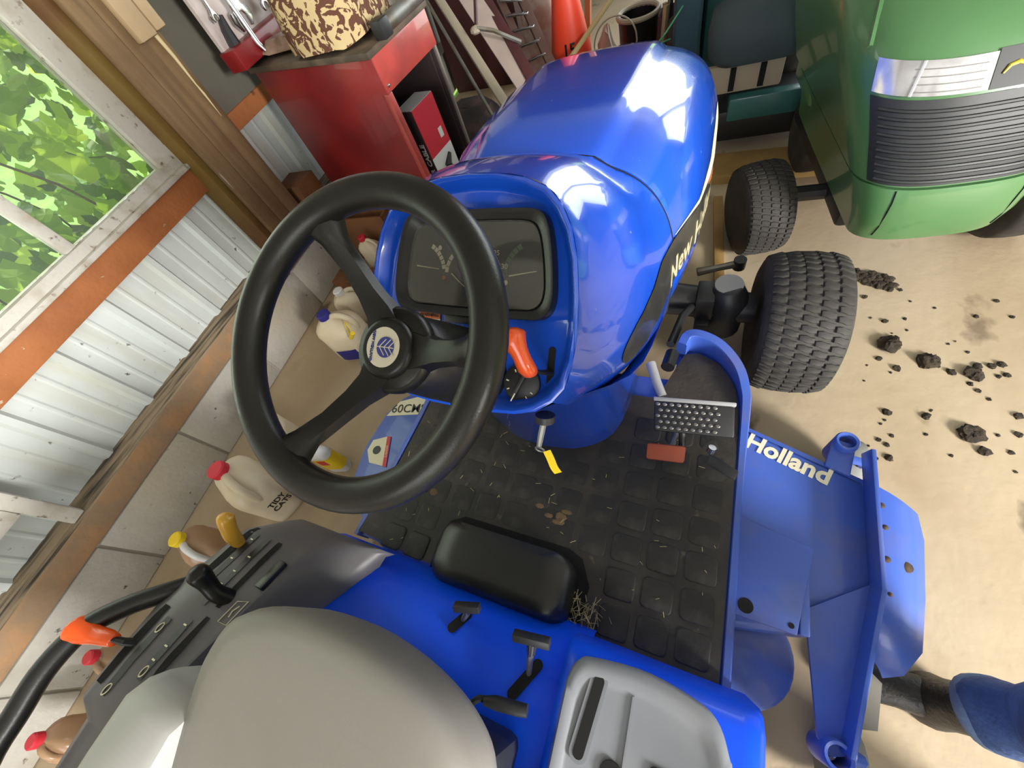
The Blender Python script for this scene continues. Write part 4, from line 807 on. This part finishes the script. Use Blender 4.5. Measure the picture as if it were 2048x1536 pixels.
# ------------------------------------------------------------------ red tool bench, its box, cloth and hanging tools
rb = thing('tool_bench', (-1.35, 1.95, 0), 'dark red steel tool bench with an open front standing against the left wall', 'bench')
A = Vector((-.935, 1.585, 0)); B = Vector((-1.785, 1.755, 0)); F = Vector((.10, .99, 0)).normalized(); up = Vector((0, 0, 1)); ba = (B - A)
FB = frame(A, ba.normalized(), F, up); bw = ba.length; bd = .43
def bbox(name, x0, x1, y0, y1, z0, z1, m_, bev=.004, parent=rb): return MB(FB).box(((x0 + x1) / 2, (y0 + y1) / 2, (z0 + z1) / 2), (x1 - x0, y1 - y0, z1 - z0)).build(name, m_, parent, bevel=bev)
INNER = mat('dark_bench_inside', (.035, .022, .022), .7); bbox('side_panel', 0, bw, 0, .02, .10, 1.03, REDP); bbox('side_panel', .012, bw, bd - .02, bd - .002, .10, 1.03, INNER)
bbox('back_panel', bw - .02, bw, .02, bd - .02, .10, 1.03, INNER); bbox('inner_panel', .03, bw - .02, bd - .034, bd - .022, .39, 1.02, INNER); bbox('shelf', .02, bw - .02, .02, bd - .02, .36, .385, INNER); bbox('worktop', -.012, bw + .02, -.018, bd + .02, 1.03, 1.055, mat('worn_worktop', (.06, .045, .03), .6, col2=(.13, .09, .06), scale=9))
bbox('front_rail', -.006, .03, 0.001, bd, .90, 1.03, REDL); bbox('corner_post', -.004, .028, -.004, .03, .10, .90, REDL); bbox('corner_post', .0, .02, bd - .016, bd, .10, .90, mat('dull_rail_edge', (.20, .17, .15), .5))
MB(FB).sphere((-.008, .02, .925), .008, 8, 5).build('rivet', STEEL, rb)
hd = MB(FB).tube([(-.03, .10, 1.085), (-.03, .42, 1.085)], .028, 10).build('drawer_handle', STEELD, rb); MB(FB).box((-.03, .10, 1.085), (.062, .06, .062)).build('handle_end', SATIN, hd, bevel=.008)
for k in range(4): bbox('bench_leg', *((0.0, .05, .0, .05), (bw - .05, bw, 0, .05), (0, .05, bd - .05, bd), (bw - .05, bw, bd - .05, bd))[k], 0, .10, REDP)
bx = thing('tool_box_carton', (-1.0, 1.80, .387), 'red white and black power tool carton standing on the bench shelf', 'box')
FXo = Vector((-.925, 1.672, .387)); FX = frame(FXo, Vector((-.98, .12, 0)).normalized(), Vector((.16, .985, 0)).normalized(), up)
bwd, bdp, bh = .10, .17, .40
MB(FX).box((bwd / 2, bdp / 2, bh / 2), (bwd, bdp, bh)).build('carton', DECAL, bx, bevel=.002)
MB(FX).box((-.001, bdp / 2, bh * .72), (.003, bdp, bh * .56)).build('red_panel', REDPR, bx)
MB(FX).box((-.001, bdp / 2, bh * .22), (.003, bdp, bh * .44)).build('white_panel', WHITE, bx)
MB(FX).box((bwd / 2, bdp / 2, bh + .001), (bwd, bdp, .003)).build('carton_top', GREYP, bx)
MB(FX).box((-.003, bdp * .75, bh * .60), (.002, .028, .045)).build('barcode', WHITE, bx)
MB(FX).tube([(-.003, bdp * .75, bh * .34), (-.003, bdp * .5, bh * .26), (-.003, bdp * .6, bh * .12), (-.003, bdp * .4, bh * .03)], [.012, .026, .018, .024], 6, flat=.9).build('tool_picture', SATIN, bx)
FXt = FX @ frame((bwd * .5, -.001, 0), (0, 0, -1), (-1, 0, 0), (0, -1, 0))
text('carton_lettering', 'CABLE', .038, WHITE, bx, flat(FXt @ Matrix.Translation((-.195, .022, 0)) @ Matrix.Rotation(R(180), 4, 'Z')), bold=.001)
text('carton_lettering', 'PORTER', .038, WHITE, bx, flat(FXt @ Matrix.Translation((-.055, .022, 0)) @ Matrix.Rotation(R(180), 4, 'Z')), bold=.001)
# cloth
cl = []
def blob(x0, x1, y0, y1, z0, z1, nx=16, ny=12, nzs=7, seed=0):
    rs = random.Random(seed); rr = []
    for k in range(nzs):
        t = k / (nzs - 1); sh_ = (1 - .35 * t ** 2) if t < 1 else .3; rg = []
        for x, y in rrect(x1 - x0, y1 - y0, min(x1 - x0, y1 - y0) * .3, 6):
            wv = 1 + .05 * math.sin(9 * math.atan2(y, x) + 2 * t) * (1 - t)
            rg.append(((x0 + x1) / 2 + x * sh_ * wv, (y0 + y1) / 2 + y * sh_ * wv, z0 + (z1 - z0) * (math.sin(t * math.pi / 2)) + .01 * math.sin(7 * x / .2 + 5 * t)))
        rr.append(rg)
    return MB().loft(rr)
tag(blob(-1.40, -.99, 1.62, 2.0, 1.072, 1.36, seed=2).build('floral_cushion', FLORAL, smooth=70), 'brown and cream floral cloth bundle on top of the red bench', 'cloth')
tag(MB().box((0, 0, 0), (.40, .06, .05)).build('x', TAN, bevel=.01) if False else blob(-1.72, -1.43, 1.78, 1.97, 1.068, 1.11, seed=4).build('plastic_bag', mat('crumpled_bag', (.35, .24, .18), .25, col2=(.2, .12, .08), scale=20), smooth=30), 'crumpled brown plastic bag on the back corner of the red bench', 'bag')
# tool rack against the wall behind the bench
rk = thing('tool_rack', W(.05, 1.95, 1.0), 'grey and red tool rack leaning on the wall above the red bench', 'rack')
mb = MB(FW); wbox(mb, .06, .08, 1.66, 2.6, 1.13, 2.0); mb.build('back_board', mat('pale_pegboard', (.62, .54, .52), .6, col2=(.45, .37, .35), scale=10), rk)
mb = MB(FW); wbox(mb, .06, .16, 1.64, 2.6, 1.07, 1.15); mb.build('tray', REDP, rk, bevel=.006)
def wrench(s0, d0, z0, l_, label, tilt=0, sz=.04):
    t = thing('wrench', W(d0, s0, z0), label, 'wrench', 'wrenches hanging on the rack'); T = FW @ Matrix.Translation((d0, s0, z0)) @ Matrix.Rotation(tilt, 4, 'X')
    MB(T).tube([(0, 0, sz * .8), (0, 0, l_)], [sz * .32, sz * .28], 8, flat=.6).build('shaft', STEEL, t)
    out = [(-.5, .35), (-.95, .1), (-1.0, -.45), (-.62, -1.0), (-.40, -.95), (-.42, -.2), (-.2, .02), (.2, .02), (.42, -.2), (.40, -.8), (.62, -.85), (1.0, -.35), (.95, .15), (.5, .4), (.3, 1.0), (-.3, 1.0)]
    MB(T @ Matrix.Rotation(R(90), 4, 'Z') @ Matrix.Rotation(R(90), 4, 'X')).prism([(x * sz, y * sz) for x, y in out], -.006, .006).build('jaw', STEEL, t, bevel=.002)
wrench(1.825, .14, 1.225, .4, 'large shiny open-ended wrench hanging beside the chrome bar', R(-6), .062)
wrench(1.70, .12, 1.26, .4, 'slim wrench hanging at the left edge of the rack', R(-4), .022)
wrench(2.02, .12, 1.20, .4, 'dull wrench hanging to the right of the chrome bar', R(-4), .028)
wrench(2.12, .12, 1.19, .4, 'small shiny wrench hanging farthest right on the rack', R(-2), .03)
mb = MB(FW); mb.tube([(.19, 1.785, 1.085), (.17, 1.785, 1.12), (.14, 1.785, 1.6)], [.010, .013, .013], 10); tag(mb.build('breaker_bar', STEEL), 'long round chrome bar standing in the red tool tray', 'bar')
mb = MB(FW); mb.tube([(.10, 1.72, 1.14), (.10, 1.73, 1.20), (.11, 1.74, 1.25)], [.03, .022, .012], 8); tag(mb.build('pliers', SATIN), 'black pliers hanging low beside the large shiny wrench', 'pliers')
# crate below the bench
cb_ = thing('wooden_crate', W(.33, 1.50, 0), 'low brown wooden crate on the floor below the red bench', 'crate')
for q in ((.08, .46, 1.56, 1.575, 0, .31), (.08, .46, 1.645, 1.66, 0, .31), (.08, .095, 1.575, 1.645, 0, .31), (.445, .46, 1.575, 1.645, 0, .31), (.095, .445, 1.575, 1.645, 0, .02)): mb = MB(FW); wbox(mb, *q); mb.build('crate_board', BROWNW, cb_, bevel=.003)
tag((lambda m_: (wbox(m_, .08, .70, 1.26, 1.38, 0, .09), m_.build('floor_plank', BROWNW, bevel=.004))[1])(MB(FW)), 'thick brown plank on the floor in front of the wooden crate', 'plank')

# ------------------------------------------------------------------ clutter beyond the hood
def bar(name, a, b_, wd, th_, m_, parent=None, bev=.003):
    a, b_ = Vector(a), Vector(b_); d = b_ - a; T = Matrix.Translation((a + b_) / 2) @ d.to_track_quat('Y', 'Z').to_matrix().to_4x4()
    return MB(T).box((0, 0, 0), (wd, d.length, th_)).build(name, m_, parent, bevel=bev)
def ext(a, b_, k0, k1): a, b_ = Vector(a), Vector(b_); return a + (b_ - a) * k0, a + (b_ - a) * k1
lf = thing('folded_cot', (-.75, 2.3, .2), 'folded camp frame with beige rails, a maroon rail and pale panel leaning beyond the bench', 'frame')
BEIGE = mat('beige_rail', (.44, .38, .29), .55); PINKW = mat('pale_pinkish_board', (.52, .42, .38), .6, col2=(.46, .36, .33), scale=6)
for a, b_, wd, m_, nm_ in (((-1.37, 3.0, .81), (-.76, 2.26, .53), .05, BEIGE, 'rail'), ((-1.34, 2.8, .86), (-.79, 2.15, .51), .014, STEELD, 'thin_rail'), ((-1.13, 3.15, .725), (-.705, 2.58, .49), .06, MAROON, 'side_rail'), ((-1.19, 3.15, .725), (-.75, 2.55, .47), .012, BEIGE, 'edge_rail')):
    p, q = ext(a, b_, -.35, 1.5); bar(nm_, p, q, wd, .025, m_, lf)
T = frame((-1.0, 2.87, .66), Vector((.62, -.72, -.34)).normalized(), Vector((.72, .62, .05)).normalized(), Vector((.17, -.28, .94)).normalized())
MB(T).box((.1, -.005, -.03), (1.5, .13, .01)).build('panel', PINKW, lf)
MB().tube([(-1.0, 2.66, .735), (-.93, 2.72, .69), (-.80, 2.78, .59)], .012, 6).build('hinge_arm', STEELD, lf); MB().tube([(-1.02, 2.69, .72), (-1.08, 2.95, .86)], .012, 6).build('hinge_arm', MAROON, lf)
MB().sphere((-1.015, 2.67, .725), (.035, .03, .022), 8, 5).build('hinge', BEIGE, lf)
sl = thing('step_ladder', (-.75, 2.9, .1), 'dark brown ladder with bright metal rungs leaning beside the orange cone', 'ladder')
r1 = ext((-1.06, 3.2, .69), (-.79, 2.85, .40), -.4, 1.35); r2 = ext((-.91, 3.2, .665), (-.665, 2.85, .435), -.4, 1.35)
MRB = mat('ladder_brown', (.10, .055, .045), .45)
bar('rail', r1[0], r1[1], .05, .03, MRB, sl); bar('rail', r2[0], r2[1], .055, .03, MRB, sl)
for k in range(7): t = .14 + .12 * k; bar('rung', r1[0].lerp(r1[1], t) + Vector((0, -.01, .02)), r2[0].lerp(r2[1], t) + Vector((0, -.01, .02)), .028, .012, STEEL, sl)
cn = thing('traffic_cone', (-.585, 3.05, 0), 'tall orange traffic cone standing just past the hood', 'cone')
TC = Matrix.Translation((-.585, 3.05, 0))
MB(TC).lathe([(.15, .04), (.135, .10), (.128, .40), (.075, .70), (.035, 1.0), (.03, 1.0)], 28).build('cone_body', CONE, cn, smooth=60); MB(TC).prism(rrect(.38, .38, .05, 4), 0, .04).build('cone_base', CONE, cn)
def conemap(co): a = R(-78) + co.x / .122; r_ = .1295 - max(0, co.y + .445 - .40) * .17; return TC @ Vector((r_ * math.cos(a), r_ * math.sin(a), .445 + co.y))
text('cone_number', '15', .085, BLACK, cn, conemap, bold=.002)
tag(bar('bamboo_pole', (-.55, 2.78, .43), (-.22, 3.35, .66), .022, .022, mat('bamboo', (.50, .40, .20), .5)), 'thin bamboo pole slanting across in front of the orange cone', 'pole')
tag(blob(-1.02, -.74, 3.28, 3.5, 0, .62, seed=5).build('white_sack', mat('white_sack', (.62, .54, .50), .8, col2=(.5, .3, .25), scale=12), smooth=60), 'crumpled white and pink sack behind the orange cone', 'sack')
tag(bar('orange_stake', (-.66, 3.64, .0), (-.56, 3.64, .85), .05, .04, mat('faded_orange', (.65, .22, .09), .5)), 'faded orange stake upright to the right of the cone', 'stake')
bk = thing('black_bucket', (-.19, 3.2, 0), 'black bucket with a beige rim on the far clutter pile', 'bucket')
TB = Matrix.Translation((-.19, 3.2, 0)); MB(TB).lathe([(0, 0.0), (.09, 0), (.12, .47), (.11, .47), (.085, .03), (0, .03)], 22).build('bucket_wall', BLACK, bk); MB(TB).tube([(.12 * math.cos(a), .12 * math.sin(a), .475) for a in [i * math.pi / 12 for i in range(24)]], .014, 8, closed=True).build('rim', BEIGE, bk)
clod('field_stone', -.43, 3.42, .09, 60, 'pale angular stone perched left of the black bucket', 'stone', z=2.6); bpy.data.objects['field_stone'].data.materials[0] = mat('pale_stone', (.48, .40, .33), .8)
tag(bar('orange_tool', (-.27, 2.88, .385), (-.15, 2.92, .385), .035, .035, mat('tool_orange', (.70, .20, .04), .5)), 'small orange tool lying in front of the black bucket', 'tool')
ct_ = thing('tool_crate', (-.2, 3.0, 0), 'dark plastic crate heaped with tools in front of the bucket', 'crate'); MB().box((-.17, 2.87, .185), (.36, .22, .36), (0, 0, R(8))).build('crate_wall', mat('crate_maroon', (.12, .05, .05), .6), ct_, bevel=.01)
for k, (a, b_) in enumerate((((-.05, 3.10, 0), (-.02, 3.14, .50)), ((-.05, 3.34, 0), (-.02, 3.37, .52)), ((-.03, 3.22, 0), (-.04, 3.24, .48)))): tag(bar('wooden_stake', a, b_, .026, .026, TAN if k != 1 else STEELD), ('short tan stake nearest the dark green mower', 'grey steel stake between two tan stakes', 'tan stake standing closest to the bucket')[k], 'stake', None)
tag(MB().tube(cr([(-.30 + .13 * math.cos(a), 3.035 + .015 * math.sin(a), .40 + .13 * math.sin(a)) for a in [i * math.pi / 10 for i in range(21)]], 60), .005, 5).build('twine_loop', BEIGE), 'loop of beige twine hanging over the clutter by the stone', 'twine')
MB().tube(cr([(.12, 2.765, .62), (.08, 2.69, .585), (.04, 2.62, .55), (.0, 2.66, .50), (.05, 2.77, .47)], 16), .004, 6).build('cord', mat('green_cord', (.10, .45, .25), .5), tm)['label'] = 'thin green cord'
tag(MB().box((-1.55, 3.95, .60), (.72, .45, 1.2)).build('maroon_cabinet', MAROON, bevel=.01), 'dark maroon steel cabinet standing behind the red bench', 'cabinet')

tag(blob(-1.50, -.98, 2.14, 2.85, .0, .36, seed=8).build('rag_heap', mat('dark_rags', (.02, .018, .02), .85, col2=(.07, .04, .035), scale=9), smooth=50), 'dark heap of oily rags on the floor beyond the red bench', 'rags')
for k, (x0, y0, rr_, m_) in enumerate(((-.53, 2.70, .10, STEELD), (-.02, 3.6, .13, MAROON), (-.28, 3.75, .14, GREYP))):
    T = Matrix.Translation((x0, y0, 0)); MB(T).lathe([(0, 0), (rr_, 0), (rr_, .30), (rr_ * .92, .32), (rr_ * .88, .30), (rr_ * .88, .05), (0, .05)], 20).build('paint_can', m_)
    o = [q for q in C.objects if q.name.startswith('paint_can')][-1]; tag(o, ('dull steel can on the floor in front of the orange cone', 'maroon can at the back beside the green mower', 'grey can at the back behind the black bucket')[k], 'can')

# ------------------------------------------------------------------ leg of the person standing beside the deck
ps = thing('person', (1.03, .06, 0), 'standing person in a black boot and blue jeans beside the mower deck chute', 'person')
rr = []
for z, cx_, rx, ry in ((0, 0, .052, .058), (.03, 0, .055, .06), (.08, .002, .050, .052), (.14, .004, .048, .050), (.20, .006, .050, .052), (.30, .010, .055, .056)):
    rr.append([(1.035 + cx_ + rx * math.cos(a), .075 + ry * math.sin(a), z) for a in [2 * math.pi * i / 20 for i in range(20)]])
MB().loft(rr).build('boot_shaft', BOOT, ps, smooth=70)
rr = [[(1.035 + x, .075 + wdt * math.cos(a), .002 + max(0, h_ * (.5 + .5 * math.sin(a)))) for a in [2 * math.pi * i / 16 for i in range(16)]] for x, wdt, h_ in ((.075, .03, .06), (.06, .042, .09), (0, .045, .10), (-.08, .043, .075), (-.14, .05, .055), (-.19, .042, .045), (-.215, .02, .03))]
MB().loft(rr).build('boot_foot', BOOT, ps, smooth=70)
rr = []; rs = random.Random(4)
for i in range(22):
    t = i / 21; z = .215 + .70 * t; rx = .060 + .010 * math.sin(26 * t) * (1 - t) + .045 * t
    rr.append([(1.045 + .02 * t + (rx + .006 * math.sin(3 * a + 9 * t)) * math.cos(a), .078 - .02 * t + (rx + .005 * math.sin(2 * a + 17 * t)) * math.sin(a), z + .012 * math.sin(2 * a + 1) * (1 - t)) for a in [2 * math.pi * j / 24 for j in range(24)]])
MB().loft(rr).build('jeans_leg', DENIM, ps, smooth=70)
MB().loft([[(1.045 + (.062 + o_) * math.cos(a), .078 + (.062 + o_) * math.sin(a), z + .012 * math.sin(2 * a + 1)) for a in [2 * math.pi * j / 24 for j in range(24)]] for o_, z in ((.0, .205), (.006, .209), (.007, .240), (.001, .245))], True, False).build('frayed_cuff', DENIML, ps, smooth=70)

def skin(name, verts, edges, radii, m_, parent, sub=2):
    me = bpy.data.meshes.new(name); me.from_pydata(verts, edges, []); o = bpy.data.objects.new(name, me); C.objects.link(o)
    md = o.modifiers.new('skin', 'SKIN'); s2 = o.modifiers.new('sub', 'SUBSURF'); s2.levels = s2.render_levels = sub
    for i, v in enumerate(me.skin_vertices[0].data): v.radius = radii[i]; v.use_root = i == 0
    out = bpy.data.meshes.new_from_object(o.evaluated_get(bpy.context.evaluated_depsgraph_get())); bpy.data.objects.remove(o); out.name = name
    out.materials.clear(); out.materials.append(m_); out.polygons.foreach_set('use_smooth', [True] * len(out.polygons)); return put(name, out, parent)
SKIN = mat('skin', (.52, .30, .21), .5); SHIRT = mat('dark_grey_shirt', (.07, .075, .09), .85)
bv = [(1.12, -.08, .93), (1.11, -.08, 1.10), (1.09, -.08, 1.30), (1.07, -.08, 1.42), (1.05, .09, 1.42), (.90, .15, 1.24), (.70, .09, 1.37), (1.05, -.25, 1.42), (.92, -.31, 1.26), (.70, -.18, 1.43), (1.05, -.08, 1.48)]
skin('torso', bv, [(0, 1), (1, 2), (2, 3), (3, 4), (4, 5), (5, 6), (3, 7), (7, 8), (8, 9), (3, 10)], [(.16, .11), (.15, .10), (.17, .11), (.13, .09), (.065, .065), (.05, .05), (.036, .036), (.065, .065), (.05, .05), (.036, .036), (.06, .06)], SHIRT, ps)
mb = MB(); mb.sphere((1.12, -.08, .92), (.125, .18, .13), 20, 12)
mb.tube(cr([(1.13, -.16, .92), (1.15, -.18, .80), (1.16, -.19, .50), (1.17, -.21, .25), (1.17, -.215, .07)], 20), [.115 - .0027 * i for i in range(20)], 18); mb.tube(cr([(1.10, -.01, .92), (1.075, .03, .82), (1.06, .06, .72)], 8), [.112, .11, .108, .106, .104, .102, .10, .098], 18)
mb.build('trousers', DENIM, ps, smooth=80)
rr = [[(1.17 + x, -.215 + wdt * math.cos(a), .002 + max(0, h_ * (.5 + .5 * math.sin(a)))) for a in [2 * math.pi * i / 16 for i in range(16)]] for x, wdt, h_ in ((.075, .03, .06), (.06, .042, .09), (0, .045, .10), (-.08, .043, .075), (-.14, .05, .055), (-.19, .042, .045), (-.215, .02, .03))]
MB().loft(rr).build('boot_foot', BOOT, ps, smooth=70)
hv = [(.70, .09, 1.37), (.58, .06, 1.45), (.52, .045, 1.475)]; he = [(0, 1), (1, 2)]; hr = [(.033, .033), (.026, .026), (.034, .02)]
for sgn, base in ((1, Vector((.52, .045, 1.475))), (-1, Vector((.52, -.10, 1.52)))):
    hv = [(.70, .09, 1.37) if sgn > 0 else (.70, -.18, 1.43), tuple(base + Vector((.07, .01 * sgn, -.02))), tuple(base)]; he = [(0, 1), (1, 2)]; hr = [(.034, .034), (.025, .025), (.030, .020)]
    for k in range(4):
        q = base + Vector((-.02, (k - 1.5) * .016, .004)); i0 = len(hv); ln = (.75, .95, 1, .85)[k]
        hv += [tuple(q), tuple(q + Vector((-.026 * ln, 0, .014))), tuple(q + Vector((-.040 * ln, 0, -.004))), tuple(q + Vector((-.036 * ln, 0, -.02)))]; he += [(2, i0), (i0, i0 + 1), (i0 + 1, i0 + 2), (i0 + 2, i0 + 3)]; hr += [(.0095, .0095), (.009, .009), (.0085, .0085), (.007, .007)]
    i0 = len(hv); hv += [tuple(base + Vector((.01, .03 * sgn, .006))), tuple(base + Vector((-.022, .042 * sgn, .002)))]; he += [(2, i0), (i0, i0 + 1)]; hr += [(.011, .011), (.009, .009)]
    skin('hand', hv, he, hr, SKIN, ps)
HD = frame((1.00, -.08, 1.63), Vector((0, 1, 0)), Vector((.93, 0, .36)), Vector((-.36, 0, .93)))     # head tilts down towards the tractor
mb = MB(HD); mb.loft([[(rx * math.cos(a), ry * math.sin(a) + oy, z) for a in [2 * math.pi * i / 20 for i in range(20)]] for z, rx, ry, oy in ((-.125, .03, .03, -.05), (-.11, .048, .055, -.03), (-.07, .062, .078, -.012), (-.02, .072, .092, 0), (.03, .076, .098, .004), (.075, .066, .086, .006), (.105, .042, .055, .008), (.118, .01, .012, .008))])
mb.tube([(0, -.088, .02), (0, -.112, -.018), (0, -.095, -.03)], [.008, .014, .009], 8); mb.box((0, -.082, -.062), (.045, .01, .008))
for s_ in (-1, 1): mb.sphere((s_ * .076, .01, -.005), (.01, .022, .032), 8, 6)
mb.tube([(0, .02, -.08), (0, .05, -.16)], [.05, .055], 14); hdm = mb.build('head', SKIN, ps, smooth=60)
for s_ in (-1, 1): MB(HD).sphere((s_ * .03, -.086, .008), (.012, .008, .007), 8, 6).build('eye', SATIN, hdm)
MB(HD).loft([[(rx * math.cos(a), ry * math.sin(a) + oy, z) for a in [2 * math.pi * i / 20 for i in range(20)]] for z, rx, ry, oy in ((-.03, .079, .06, .05), (.03, .083, .098, .014), (.06, .08, .100, .008), (.09, .062, .078, .008), (.115, .035, .045, .008), (.128, .008, .01, .008))]).build('hair', mat('brown_hair', (.045, .028, .016), .7), ps, smooth=60)
FP = frame(Vector((.36, 0, 1.5)) + CZ * .016, CX, CY, CZ)
MB(FP).prism(rrect(.15, .072, .012, 4), -.004, .004).build('phone_body', SATIN, None, bevel=.001); ph = bpy.data.objects['phone_body']; ph.name = 'phone'; tag(ph, 'black phone held over the seat in the hands of the person', 'phone')
